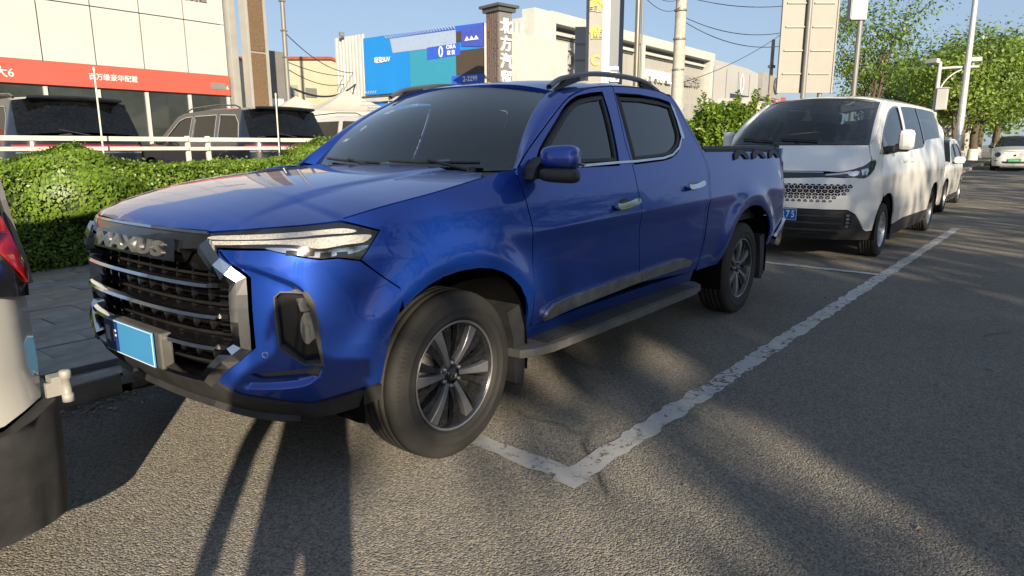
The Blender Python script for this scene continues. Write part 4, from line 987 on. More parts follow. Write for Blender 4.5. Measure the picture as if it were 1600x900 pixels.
        for cx in (-.06, WB):
            m = MB(); rows = [[(cx+p[0], y, p[1]) for p in arc(0, .34, .44, -10, 190, 18)] for y in (-.965, -.5)]; m.grid(rows); m.grid([rows[1], [(cx, -.5, .34)]*19])
            o = m.build('arch_liner', BLKIN, T)
            if mir: o.data.transform(Matrix.Diagonal((1, -1, 1, 1)))
            w = make_wheel('wheel', .335, .215, .215, T, 'ten', (cx, sy*.85, .332), mir, 56); w.rotation_euler[1] = .3
        box_obj('mud_flap', (.42, sy*.84, .27), (.02, .24, .22), BLKPLAST, T)
        panel('inner_body', VS, [(-.45, .9), (-.45, 1.2), (1.0, 1.22), (4.3, 1.3), (4.3, .45), (.5, .42)], BLKIN, T, grid=.2, offset=-.04, flange=0, mirror=mir)
    m = MB(); m.grid([[(4.43-.10*max(0, z-1.3), y, z) for y in np.linspace(-.86+.22*max(0, z-1.2), .86-.22*max(0, z-1.2), 5)] for z in (.36, 1.2, 1.5, 1.80)]); m.build('rear_door', WHITEP, T)
    # perforations fading towards the lamp: rows of three-rhomb cubes, far too small to pick apart
    m = MB()
    for row in range(5):
        z = .893-row*.043; lim = (-.88, -.93, -.98, -1.04, -1.10)[row]; s = s0+.02+(.034 if row % 2 else 0)
        while s < lim:
            k = min(1., (lim+.22-s)/.32)*(1.34 if row < 3 else (1.1 if row < 4 else .85))
            for rh in (((-.022, .010), (0, .019), (.022, .010), (0, .001)), ((-.024, .006), (-.003, -.003), (-.003, -.021), (-.024, -.012)), ((.024, .006), (.003, -.003), (.003, -.021), (.024, -.012))):
                q = np.array([(s+a*k, z+b*k) for a, b in rh])
                for sg in (1, -1):
                    if sg < 0 and s < s0+.03: continue
                    P, N = VS.frame(q[:, 0], q[:, 1]); P = P+N*.0025; P[:, 1] *= sg
                    f = (0, 1, 2, 3); g = np.cross(P[1]-P[0], P[2]-P[0]); N0 = N[0]*np.array([1, sg, 1])
                    m.add(P, [f if g @ N0 > 0 else f[::-1]])
            s += .068
    o = m.build('grille_perforation', BLKIN, T); o['kind'] = 'stuff'
    lp = box_obj('licence_plate', (-1.045, 0, .552), (.006, .44, .14), PLATE_BLUE, T)
    for ch, yy in (('R', -.055), ('7', -.115), ('5', -.175)):
        text_obj('plate_letter', ch, .115, TXT_WHITE, lp, (-.0045, yy, 0), (RX90, 0, -RX90), .0008, sx=.72, bold=.002)
    for zz in (-.066, .066): box_obj('plate_border', (-.0036, 0, zz), (.001, .43, .004), TXT_WHITE, lp)
    box_obj('plate_border', (-.0036, -.214, 0), (.001, .004, .13), TXT_WHITE, lp)
    # hood = upper nose of the skin
    hd = [(s0, 1.062), (-1.235, 1.066), (-1.06, 1.056), (-.92, 1.080), (-.75, 1.126), (-.628, 1.185), (-.63, 1.26), (-.615, 1.36), (-.9, 1.36), (-1.3, 1.36), (s0, 1.36)]
    mull('hood', hd, WHITEP, T, grid=.05, gap=.0)
    def ws(a, t):
        sb = np.interp(np.abs(a), np.linspace(0, 1, 60), np.linspace(s0, -.60, 60)); B = VS(sb, np.full_like(sb, 1.368)); B[..., 1] = B[..., 1]*np.where(a > 0, -1, 1)
        e = np.array([.37, -.68, 1.895]); xt = .10+.27*a*a; yt = .695*a; zt = 1.955-.055*a*a
        b = .03*np.sin(np.pi*np.clip(t, 0, 1))
        return np.stack([B[..., 0]+(xt-B[..., 0])*t-b, B[..., 1]+(yt-B[..., 1])*t, B[..., 2]+(zt-B[..., 2])*t+b], -1)
    W = Surf(ws); _, n0 = W.frame(np.array([.1]), np.array([.5])); W.sign = 1 if n0[0, 2] > 0 else -1
    m = panel('windshield', W, [(-1, 0), (1, 0), (1, 1), (-1, 1)], DKGLASS_V, T, grid=.06, flange=.004)
    for q in ([(-1, 0), (1, 0), (1, .10), (.5, .045), (-.5, .045), (-1, .10)], [(-1, .94), (1, .94), (1, 1), (-1, 1)], [(.94, 0), (1, 0), (1, 1), (.94, 1)], [(-1, 0), (-.94, 0), (-.94, 1), (-1, 1)]):
        panel('glass_border', W, q, BLKGLOSS, m, grid=.08, flange=.002, offset=.002)
    for sg in (-1, 1):
        mm = MB(); rows = []
        for i in range(13):
            t = i/12; e = ws(np.array([sg*1.]), np.array([t]))[0]; i_ = int(t*(len(pil)-1)); q = VS(np.array([pil[i_][0]]), np.array([pil[i_][1]]))[0]*np.array([1, -sg, 1])
            rows.append([tuple(e+np.array([.01, -sg*.02, -.01])), tuple(e), tuple((e+q)/2+np.array([-.005, sg*.008, .006])), tuple(q), tuple(q+np.array([0, -sg*.015, -.004]))])
        mm.grid(rows, flip=sg > 0); mm.build('front_pillar', WHITEP, T)
    def rf(x, y):
        ze = np.interp(x, [.37, .62, 1.3, 2.2, 3.2, 4.3], [1.90, 1.917, 1.930, 1.945, 1.95, 1.935]); ye = VW-VS.si(ze)+.005; u = np.clip(np.abs(y)/ye, 0, 1.01)
        zc_ = np.interp(x, [.08, .35, .8, 2, 3.6, 4.3], [1.955, 1.985, 2.015, 2.035, 2.03, 2.0]); return np.stack([x, y, ze+(zc_-ze)*(1-u**3.5)], -1)
    rl = [(.10+.27*a*a, -.69*a) for a in (0, .3, .6, .85)]+[(.40, -.735), (.62, -.734), (1.3, -.728), (2.2, -.722), (3.2, -.72), (4.27, -.70), (4.30, 0)]
    panel('roof', Surf(rf), rl+[(x, -y) for x, y in rl[::-1] if abs(y) > 1e-4], WHITEP, T, grid=.06)
    for y in (-.25, .35):
        m = MB(); m.tube([tuple(ws(np.array([y+k*.12]), np.array([.055+.01*k]))[0]+np.array([-.02, 0, .015])) for k in range(5)], .010, 5); m.build('wiper', BLKPLAST, T)
    m = MB(); m.box((1.7, 0, .42), (4.6, 1.5, .20)); m.build('chassis', BLKIN, T)
    m = MB(); m.prism([(-.45, 1.15), (-.30, 1.32), (.05, 1.34), (.20, 1.2), (.2, .8)], -.85, .85, 'Y'); m.build('dashboard', SEAT, T)
    m = MB(); m.tube([(.30+.19*math.sin(a)*.45, -.40+.18*math.cos(a), 1.30+.18*math.sin(a)*.8) for a in np.linspace(0, 2*math.pi, 21)], .016, 6); m.build('steering_wheel', SEAT, T)
    for x in (.75, 1.75, 2.7):
        for y in (-.42, .42):
            st = bpy.data.objects.new('seat', None); link(st); st.parent = T
            box_obj('seat_cushion', (x, y, .92), (.5, .5, .16), SEAT_L, st, bev=.05); box_obj('seat_back', (x+.28, y, 1.25), (.14, .5, .62), SEAT_L, st, bev=.05, ry=.2)
            box_obj('head_rest', (x+.36, y, 1.62), (.1, .27, .18), SEAT_L, st, bev=.04)
    box_obj('paper_tag', (.20, .05, 1.80), (.004, .07, .07), TXT_WHITE, T)
DKGLASS_V = M_glass('van_windshield_glass', (.28, .34, .38), 1.5, dust=.03)
build_van()

# ------------------------------------------------------------------ other cars, one maker
def make_car(name, label, cat, loc, rotz, P, paint, group=None, detail=True):
    """P: half width W, s-profile 'top' [(x,z)...] front to rear, key indices, windows, lamps"""
    T = thing(name, label, cat, loc, rotz, group); W_ = P['W']; Lf, Lr = P['front'], P['rear']; bl = P.get('belt', .95); rt = P['roof']
    r = P.get('round', .28)
    plan = [(Lf, 0), (Lf+.02, -W_*.35), (Lf+.07, -W_*.62), (Lf+.20, -W_*.83), (Lf+.48, -W_*.955), (Lf+.95, -W_), ((Lf+Lr)/2, -W_), (Lr-.75, -W_*.995), (Lr-.35, -W_*.95), (Lr-.12, -W_*.82), (Lr-.03, -W_*.6), (Lr, 0)]
    k = P.get('tumble', .36)
    S = Shell(plan, (Lf+Lr)/2, P.get('fi', [(.15, .05), (.4, 0), (.7, .02), (.9, .09), (1.1, .25)]), [(.15, .05), (.35, .015), (.6, 0), (bl-.1, .008), (bl+.02, .03), (bl+.3, .03+k*.24), (rt, .03+k*(rt-bl-.02)*.93), (rt+.2, .1+k*(rt-bl))], None, P.get('ri', [(.15, .04), (.4, 0), (.8, .01), (1.1, .06), (rt, .35), (rt+.2, .45)]))
    s0, s1 = S.s0, S.s1; tr = lambda x: (s0 if x == 'f' else s1 if x == 'r' else x)
    top = [(tr(a), z) for a, z in P['top']]; wx0, wx1, R = P['wx'][0], P['wx'][1], P['R']
    bz = P.get('bottom', .25)
    bot = [(s1, bz+.02), (wx1+R+.10, bz)]+arc(wx1, R, R+.055, 5, 175, 12)+[(wx1-R-.1, bz-.02), (wx0+R+.1, bz-.02)]+arc(wx0, R, R+.055, 5, 175, 12)+[(wx0-R-.10, bz), (s0, bz)]
    for mir in (False, True):
        b = panel('body_side', S, top+bot, paint, T, holes=P['windows'], grid=.075, flange=.012, mirror=mir)
        for w in P['windows']:
            panel('window', S, inset2(w, -.004), P.get('glass', DKGLASS), b, grid=.12, flange=.003, offset=-.006, mirror=mir)
            if P.get('wtrim'): sweep('window_trim', S, w, [(-.016, -.004), (-.014, .006), (.004, .006), (.008, -.006)], P['wtrim'], b, closed=True, mirror=mir)
        for nm, ol, mt, off in P.get('bits', []):
            panel(nm, S, [(tr(a), z) for a, z in ol], mt, T, grid=.06, offset=off, flange=off+.004, mirror=mir)
        for x in P.get('seams', []):
            sweep('door_seam', S, [(x, bl+.02), (x, bz+.12)], [(-.004, -.002), (-.004, .001), (.004, .001), (.004, -.002)], BLKIN, b, mirror=mir)
        sy = 1 if mir else -1
        for cx in (wx0, wx1):
            make_wheel('wheel', R, R*.64, .21, T, 'ten', (cx, sy*(W_-.115), R), mir, 40)
            m = MB(); rows = [[(cx+p[0], y, p[1]) for p in arc(0, R, R+.05, -10, 190, 16)] for y in (-W_+.03, -W_+.45)]; m.grid(rows); m.grid([rows[1], [(cx, -W_+.45, R)]*17]); o = m.build('arch_liner', BLKIN, T)
            if mir: o.data.transform(Matrix.Diagonal((1, -1, 1, 1)))
        if P.get('mirror'):
            mx, mz = P['mirror']; mo = box_obj('side_mirror', (mx, sy*(W_+.10), mz), (.14, .20, .15), P.get('mirror_mat', paint), T, bev=.05); box_obj('mirror_arm', (.02, -sy*.10, -.06), (.08, .14, .05), BLKPLAST, mo, bev=.015)
    # top skin, row by row across the car
    dense = []; seg_of = []; brk = P['breaks']            # indices in top where hood/windshield/roof/rear glass/tail begin
    for i in range(len(top)-1):
        n = max(2, int(np.hypot(top[i+1][0]-top[i][0], top[i+1][1]-top[i][1])/.10))
        for j in range(n): dense.append((i+j/n, tuple(np.array(top[i])+(np.array(top[i+1])-np.array(top[i]))*j/n)))
    dense.append((len(top)-1, top[-1]))
    names = ['hood', 'windshield', 'roof', 'rear_window', 'tailgate']; mats = [paint, P.get('wglass', DKGLASS), P.get('roofmat', paint), P.get('rglass', DKGLASS), P.get('tailmat', paint)]
    cr = P.get('crown', .05)
    for q in range(5):
        lo, hi = brk[q], brk[q+1]; rows = []
        for t, (s, z) in dense:
            if t < lo-1e-6 or t > hi+1e-6: continue
            p = S(np.array([s]), np.array([z]))[0]; Y = abs(p[1]); bow = (-1 if q < 2 else (1 if q > 2 else 0))*P.get('bow', .10)*min(1, Y/.5)
            rows.append([(p[0]+bow*(1-abs(u)**2), u*Y, z+cr*min(1, Y/.6)*(1-abs(u)**(2.4 if q != 2 else 3))) for u in np.linspace(-1, 1, 13)])
        if len(rows) > 1: m = MB(); m.grid(rows, flip=True); m.build(names[q], mats[q], T)
    m = MB(); m.box(((Lf+Lr)/2, 0, bz+.08), (Lr-Lf-.5, W_*1.5, .12)); m.box(((Lf+Lr)/2, 0, bl-.15), (Lr-Lf-1.6, W_*1.6, .05)); m.build('chassis', BLKIN, T)
    for x, y in ((P.get('seat', .1), -.38), (P.get('seat', .1), .38), (P.get('seat', .1)+.9, -.38), (P.get('seat', .1)+.9, .38)):
        m = MB(); m.box((x, y, bl-.02), (.14, .48, .5), bev=.05); m.box((x+.04, y, bl+.33), (.1, .26, .16), bev=.04); m.build('seat', SEAT, T)
    T['_s0'] = s0; T['_s1'] = s1; del T['_s0']; del T['_s1']
    return T, S
# big dark SUVs in the raised lot, tails towards the hedge (nose +Y)
SUV = dict(W=.97, front=-1.0, rear=3.92, roof=1.74, belt=1.04, tumble=.30, wx=(0, 2.9), R=.37, bottom=.26, crown=.05, bow=.10,
    top=[('f', .92), (-.75, .98), (.15, 1.08), (.35, 1.12), (1.02, 1.60), (1.25, 1.66), (2.2, 1.70), (3.20, 1.69), (3.45, 1.66), (3.72, 1.16), (3.86, 1.08), ('r', 1.06)],
    breaks=[0, 3, 5, 8, 9.02, 11], windows=[[(.62, 1.15), (1.12, 1.52), (1.35, 1.58), (1.62, 1.59), (1.62, 1.12)], [(1.72, 1.12), (1.72, 1.595), (2.55, 1.60), (2.60, 1.12)], [(2.72, 1.12), (2.68, 1.60), (3.22, 1.58), (3.36, 1.44), (3.44, 1.14)]],
    wtrim=CHROME, seams=[.55, 1.67, 2.66], mirror=(.72, 1.12), rglass=DKGLASS, seat=1.3,
    fi=[(.15, .05), (.4, 0), (.8, .02), (.95, .06), (1.1, .2)], ri=[(.15, .05), (.4, 0), (.95, .01), (1.1, .03), (1.75, .40)])
LOTZ = .36
def suv(label, x, y, rot, paint, trim=CHROME):
    P = dict(SUV); P['wtrim'] = trim
    T, S = make_car('parked_suv', label, 'car', (x, y, LOTZ), rot, P, paint, 'dark cars parked behind the hedge')
    # spoiler, light bar, rear wiper
    m = MB(); rows = [[(3.30, u*.66, 1.735+.02*(1-u*u)) for u in np.linspace(-1, 1, 9)], [(3.62, u*.64, 1.725+.02*(1-u*u)) for u in np.linspace(-1, 1, 9)], [(3.64, u*.64, 1.685+.02*(1-u*u)) for u in np.linspace(-1, 1, 9)], [(3.42, u*.64, 1.66) for u in np.linspace(-1, 1, 9)]]; m.grid(rows, flip=True); m.build('spoiler', BLKGLOSS, T)
    for mir in (False, True): panel('light_bar', S, [(3.62, 1.03), (S.s1, 1.03), (S.s1, .965), (3.62, .955)], LENS_RED, T, grid=.08, offset=.012, flange=.015, mirror=mir)
    for mir in (False, True):
        panel('chrome_bar', S, [(3.70, .93), (S.s1, .93), (S.s1, .905), (3.70, .905)], CHROME, T, grid=.08, offset=.010, flange=.012, mirror=mir)
        sy = 1 if mir else -1; m = MB(); m.tube([(1.15, sy*.66, 1.70), (1.35, sy*.66, 1.755), (2.3, sy*.66, 1.79), (3.0, sy*.66, 1.765), (3.15, sy*.66, 1.72)], .014, 6); m.build('roof_rail', BLKGLOSS, T)
    m = MB(); m.tube([(3.86, .05, 1.17), (3.82, -.35, 1.25)], .009, 5); m.build('rear_wiper', BLKPLAST, T)
    return T
suv('dark navy SUV seen from behind over the ball-shaped bush', 2.12, 8.5+3.92, -math.pi/2, NAVY)
suv('dark navy SUV with silver window frames beside the thin pole, right of the ball bush', 5.70, 8.5+3.92, -math.pi/2, NAVY)
suv('pale silver SUV below the white tents, half hidden by the pickup windshield', 9.1, 9.2+3.92, -math.pi/2, SILVERP)
suv('dark SUV behind the pickup tail, mostly covered by the green bush', 21.5, 8.9+3.92, -math.pi/2, NAVY)

# white crossover behind the van: only mirror, side and tail lamp show
HATCH = dict(W=.88, front=-.85, rear=3.30, roof=1.55, belt=.96, tumble=.34, wx=(0, 2.55), R=.325, bottom=.22, crown=.045, bow=.10,
    top=[('f', .80), (-.6, .88), (.30, 1.0), (.45, 1.02), (1.08, 1.42), (1.3, 1.47), (2.2, 1.50), (2.75, 1.46), (2.9, 1.42), (3.14, 1.02), (3.22, .96), ('r', .94)],
    breaks=[0, 3, 5, 8, 9.02, 11], windows=[[(.70, 1.04), (1.10, 1.33), (1.35, 1.39), (1.58, 1.40), (1.58, 1.03)], [(1.66, 1.03), (1.66, 1.405), (2.30, 1.40), (2.58, 1.30), (2.70, 1.06)]],
    seams=[.60, 1.62], mirror=(.72, 1.06), seat=1.2, wtrim=BLKGLOSS,
    bits=[('tail_light', [(2.90, .92), (3.25, .93), (3.25, .70), (2.98, .72)], LENS_ORANGE, .008), ('headlight', [(-.75, .78), (-.35, .86), (-.42, .72), (-.75, .68)], LENS_DK, .006), ('sill', [(.4, .33), (2.1, .33), (2.1, .21), (.4, .21)], BLKPLAST, .006)])
make_car('parked_crossover', 'white crossover with orange tail lamp parked just behind the white van', 'car', (14.55, -.19, 0), 0, HATCH, WHITEP)
# round-eyed cream hatchback, farther along the kerb, nose to the camera
ROUND = dict(HATCH); ROUND.update(W=.91, bits=[('sill', [(.4, .33), (2.1, .33), (2.1, .21), (.4, .21)], BLKPLAST, .006)], fi=[(.15, .06), (.35, .01), (.55, 0), (.8, .06), (1.0, .2)], wglass=DKGLASS_V, mirror_mat=BLKPLAST)
def face(T, S, round_lamp=True, plate=PLATE_GREEN):
    s0 = S.s0
    for mir in (False, True):
        c = s0+.66
        if round_lamp:
            q = [(c+.13*math.cos(t), .70+.105*math.sin(t)) for t in np.linspace(0, 2*math.pi, 21)[:-1]]
            hl = panel('headlight', S, q, LENS_DK, T, grid=.06, offset=.012, flange=.016, mirror=mir); sweep('lamp_ring', S, q, [(-.014, 0), (-.012, .022), (.006, .022), (.01, 0)], CHROME, hl, closed=True, mirror=mir)
        else: panel('headlight', S, [(s0+.45, .72), (s0+.85, .80), (s0+.82, .66), (s0+.45, .62)], LENS_W, T, grid=.06, offset=.01, mirror=mir)
        panel('air_intake', S, [(s0, .42), (s0+.46, .42), (s0+.42, .34), (s0, .33)], BLKPLAST, T, grid=.06, offset=.006, mirror=mir)
        panel('air_intake', S, [(s0+.62, .46), (s0+.78, .46), (s0+.78, .43), (s0+.62, .43)], BLKPLAST, T, grid=.06, offset=.006, mirror=mir)
    x = S(np.array([s0]), np.array([.47]))[0][0]
    lp = box_obj('licence_plate', (x-.025, 0, .47), (.01, .46, .14), plate, T); text_obj('plate_letter', 'A 12568', .085, TXT_WHITE, lp, (-.008, 0, 0), (RX90, 0, -RX90), .001) if plate is PLATE_GREEN else None
    m = MB(); m.lathe([(0, 0), (.04, .0), (.04, .02), (0, .02)], 12, 'X', (0, 0, 0)); m.build('badge', BLKGLOSS, T, (S(np.array([s0]), np.array([.66]))[0][0]-.03, 0, .68))
T_, S_ = make_car('parked_hatchback', 'small cream hatchback with round headlights and green plate facing the camera', 'car', (35.6, -1.28, .27), 0, ROUND, CREAMP); face(T_, S_)
T_, S_ = make_car('parked_hatchback', 'grey-green car right behind the cream hatchback with round headlights', 'car', (41.6, -1.05, .345), 0, HATCH, SILVERP); face(T_, S_, False, PLATE_BLUE)

# ------------------------------------------------------------------ tall white van at the left edge, tail towards the pickup
GREYWHITE = M_paint('greyish_white_paint', (.33, .325, .31), metal=0., dust=.25, rough=.45)
HINGE = M_plain('hinge_metal', (.26, .25, .23), .5, .1, var=.2)
def build_left_van():
    T = thing('parked_van', 'white van tail corner with red lamp, door hinge and black bumper at the left edge', 'van', (-1.375, .37, 0))
    W_ = .93
    S = Shell([(-5.0, 0), (-4.9, -.6), (-4.6, -.88), (-3.8, -W_), (-2.0, -W_), (-.35, -W_+.004), (-.10, -W_+.04), (-.02, -W_+.13), (0, -.6), (.01, 0)], -2.0, [(.2, 0), (2.4, .3)],
        [(.2, .03), (.5, 0), (1.0, .0), (1.3, .03), (2.1, .12), (2.35, .25)], None, [(.2, .01), (.5, 0), (.95, .01), (1.2, .05), (2.1, .16), (2.35, .22)])
    s1 = S.s1
    for mir in (False, True):
        panel('body_side', S, [(-5.2, .62), (-.62, .62), (-.40, .53), (-.16, .56), (-.02, .60), (s1, .60), (s1, 2.28), (-4.0, 2.28), (-5.2, 1.3)], GREYWHITE, T, grid=.12, mirror=mir)
        panel('side_skirt', S, [(-5.2, .60), (-.66, .60), (-.66, .25), (-5.2, .25)], BLKPLAST, T, grid=.12, offset=-.01, mirror=mir)
        panel('rear_bumper', S, [(-.62, .60), (-.40, .51), (-.16, .54), (-.02, .585), (s1, .585), (s1, .215), (-.05, .205), (-.40, .20), (-.60, .20)], BLKPLAST, T, grid=.05, offset=.035, flange=.05, mirror=mir)
        sweep('bumper_seam', S, [(-.22, .535), (-.235, .21)], [(-.003, .034), (-.003, .036), (.003, .036), (.003, .034)], BLKIN, T, mirror=mir)
        tl = panel('tail_light', S, [(-.26, 1.55), (-.06, 1.55), (-.035, 1.20), (.0, 1.0), (.035, .945), (.0, .915), (-.30, .965)], BLKGLOSS, T, grid=.05, offset=.012, flange=.02, mirror=mir)
        panel('red_lens', S, [(-.165, 1.5), (-.105, 1.5), (-.085, 1.2), (-.045, 1.06), (.012, .955), (-.02, .958), (-.10, 1.06), (-.14, 1.2)], LENS_RED, tl, grid=.05, offset=.020, flange=.008, mirror=mir)
        sweep('chrome_edge', S, [(-.045, 1.54), (-.03, 1.2), (.012, 1.02), (.045, .946)], [(-.008, .01), (-.006, .024), (.006, .024), (.008, .01)], GREYRAIL, tl, mirror=mir)
        sy = 1 if mir else -1
        h = bpy.data.objects.new('door_hinge', None); link(h); h.parent = T
        m = MB(); m.lathe([(0, .595), (.012, .592), (.017, .588), (.017, .566), (.013, .565), (.013, .640), (.017, .642), (.017, .664), (.012, .668), (0, .668)], 12, 'Z', (.028, sy*(W_-.075), 0)); m.build('hinge_pin', HINGE, h)
        m = MB(); m.box((.0, sy*(W_-.085), .612), (.055, .016, .045)); m.box((.014, sy*(W_-.10), .64), (.05, .05, .02)); m.build('hinge_plate', HINGE, h)
        for cx in (-3.9, -1.05): make_wheel('wheel', .33, .2, .2, T, 'ten', (cx, sy*(W_-.12), .33), mir, 40)
    m = MB(); rows = [[(x, u*.72, z+.05*(1-abs(u)**3)) for u in np.linspace(-1, 1, 9)] for x, z in ((-4.0, 2.27), (-2, 2.28), (-.15, 2.27))]; m.grid(rows); m.build('roof', GREYWHITE, T)
    m = MB(); m.box((-2.4, 0, .4), (4.6, 1.4, .3)); m.build('chassis', BLKIN, T)
build_left_van()

# ------------------------------------------------------------------ buildings and signs beyond the hedge
PANELW = M_plain('white_cladding', (.42, .43, .42), .55, var=.05, scale=.6, bump=.05)
OFFWHITE = M_plain('offwhite_render', (.43, .44, .425), .7, var=.10, scale=1.2, bump=.15, bscale=20)
CREAM = M_plain('cream_wall', (.44, .41, .31), .75, var=.08, scale=1.0, bump=.1)
REDSTRIP = M_plain('red_banner', (.44, .080, .058), .5, var=.04, scale=.5)
GREYM = M_plain('grey_metal', (.19, .19, .185), .5, .2, var=.10, scale=2)
GREYL = M_plain('light_grey', (.28, .28, .27), .55, var=.08, scale=2)
DGREY = M_plain('dark_grey', (.07, .07, .075), .5, var=.15, scale=3)
DARKWIN = M_plain('showroom_glass', (.030, .036, .036), .06, var=.4, scale=.5, coat=.6)
ROOFRED = M_plain('roof_red', (.30, .07, .04), .7, var=.2, scale=4)
CONC = M_plain('concrete_pole', (.38, .36, .32), .8, var=.22, scale=5, bump=.5, bscale=25)
YELLOW = M_plain('yellow_letter', (.62, .40, .03), .4, var=.08)
RAILW = M_plain('rail_paint', (.58, .56, .50), .45, var=.12, scale=8, coat=.3)
TENT = M_plain('tent_canvas', (.45, .425, .37), .8, var=.07, scale=2, bump=.2, bscale=6)
BLUEB = M_plain('billboard_blue', (.012, .21, .62), .5, var=.10, scale=.35)
BLUED = M_plain('billboard_deep_blue', (.03, .10, .55), .5, var=.08)
TEAL = M_plain('billboard_teal', (.035, .25, .40), .5, var=.03)
PALEB = M_plain('billboard_pale', (.30, .39, .56), .5, var=.05)
BROWNB = M_plain('billboard_brown', (.06, .046, .036), .6, var=.1)
INDIGO = M_plain('billboard_indigo', (.05, .08, .42), .5, var=.1)
def M_perf(name, col, hole, scale):
    t = NT(name); set_b(t.b, Roughness=.6, Metallic=.2); co = t.coords('Object')
    v = t.add('TexVoronoi', feature='F1'); v.inputs['Scale'].default_value = scale; v.inputs['Randomness'].default_value = .55; t.link(co, v.inputs['Vector'])
    k = t.ramp(v.outputs['Distance'], [(.30, (1, 1, 1)), (.40, (0, 0, 0))]); t.col(t.mix(k, col, hole)); t.nrm(t.bump(v.outputs['Distance'], .6, .02)); return t.m
PERF = M_perf('perforated_bronze', (.20, .13, .075), (.03, .022, .015), 26)
PERF2 = M_perf('perforated_brown', (.20, .13, .11), (.04, .03, .03), 9)

def showroom():
    T = thing('car_showroom', 'large white panelled showroom with a red banner at upper left', 'building', (0, 24, 0))
    m = MB(); m.box((3.5, 4.1, 5.0), (19.3, 8.0, 9.3)); m.build('core', GREYM, T)
    me = None
    for i in range(-4, 5):
        x0 = 6.74+1.63*(i-0)-.0; 
        if x0+1.63 > 13.3: continue
        for z0, z1 in ((4.17, 6.11), (6.13, 8.07), (8.09, 9.6)):
            box_obj('facade_panel', (x0+.815, -.01, (z0+z1)/2), (1.590, .06, z1-z0-.012), PANELW, T, bev=.006)
    m = MB(); m.box((4.75, -.05, 3.785), (17.0, .10, .75)); rb = m.build('red_banner', REDSTRIP, T)
    text_obj('banner_text', '华大6', .36, TXT_WHITE, rb, (5.4, -.115, 3.70), (RX90, 0, 0), .01)
    text_obj('banner_text', '百万级豪华配置', .235, TXT_WHITE, rb, (8.85, -.115, 3.76), (RX90, 0, 0), .01)
    m = MB(); m.box((12.75, -.11, 3.74), (.62, .02, .25)); m.build('banner_patch', GREYM, rb)
    text_obj('banner_text', '6', .2, TXT_WHITE, rb, (13.13, -.115, 3.70), (RX90, 0, 0), .01)
    text_obj('wall_letters', '销售服务店', .34, GREYM, T, (11.75, -.08, 6.98), (RX90, 0, 0), .03)
    m = MB(); m.box((4.75, .0, 1.85), (17.0, .04, 3.0)); gl = m.build('shop_window', DARKWIN, T)
    for x in (3.45, 5.07, 6.68, 8.31, 9.95, 11.56, 13.15): box_obj('mullion', (x, -.06, 1.86), (.11, .09, 2.98), PANELW, gl)
    box_obj('corner_trim', (13.47, -.10, 5.0), (.30, .40, 9.3), GREYL, T, bev=.01)
showroom()
T = thing('sign_pylon', 'tall pylon with bronze perforated face at the corner of the white showroom', 'sign', (13.95, 22.7, .3))
box_obj('pylon_core', (0, .3, 4.5), (.90, .5, 9.0), GREYL, T, bev=.01)
for z0, z1 in ((.1, 4.72), (4.80, 9.0)): box_obj('perforated_panel', (-.05, .03, (z0+z1)/2), (.62, .06, z1-z0), PERF, T)
T = thing('sign_board', 'plain grey upright board right of the bronze perforated pylon', 'sign', (15.85, 25, 0))
box_obj('board', (0, 0, 3.9), (1.32, .25, 3.2), GREYM, T, bev=.01); box_obj('board_post', (0, 0, 1.2), (.4, .2, 2.4), GREYM, T); box_obj('white_label', (.1, -.135, 3.32), (.75, .02, .30), TXT_WHITE, T)
T = thing('slim_pole', 'slim grey pole rising behind the plain grey board', 'pole', (16.14, 24.2, 0))
m = MB(); m.tube([(0, 0, .3), (0, 0, 4), (-.0, 0, 12)], [.11, .10, .08], 10); m.build('shaft', GREYM, T)
for z in (6.3, 7.5, 5.2): box_obj('collar', (0, 0, z), (.24, .24, .06), GREYM, T, bev=.01)

def shed():
    T = thing('cream_shed', 'low cream shed with a red gable edge behind the tents', 'building', (25.3, 34, 0))
    m = MB(); pr = [(-6.5, .3), (2.9, .3), (2.9, 6.2), (.6, 6.75), (-6.5, 6.1)]; m.prism(pr, 0, 10, 'Y'); m.build('wall', CREAM, T)
    m = MB(); m.prism([(.6, 6.75), (3.1, 6.17), (3.1, 6.30), (.6, 6.92)], -.15, 10, 'Y'); m.prism([(-6.6, 6.08), (.6, 6.75), (.6, 6.92), (-6.6, 6.24)], -.15, 10, 'Y'); m.build('roof_edge', ROOFRED, T)
    box_obj('wall_board', (-2.55, -.06, 4.72), (1.25, .06, .62), GREYL, T); box_obj('window', (-.95, -.04, 4.65), (.8, .05, .55), GREYM, T)
shed()
def corrugated(m, axis, fixed, a0, a1, z0, z1, n, amp=.05):
    pts = []
    for i in range(n):
        t0 = a0+(a1-a0)*i/n; w = (a1-a0)/n
        pts += [(t0, 0), (t0+w*.30, 0), (t0+w*.42, amp), (t0+w*.88, amp)]
    pts.append((a1, 0)); rows = [[((p, fixed-d, z) if axis == 'x' else (fixed-d, p, z)) for p, d in pts] for z in (z0, z1)]
    m.grid(rows, smooth=False, flip=(axis == 'y'))
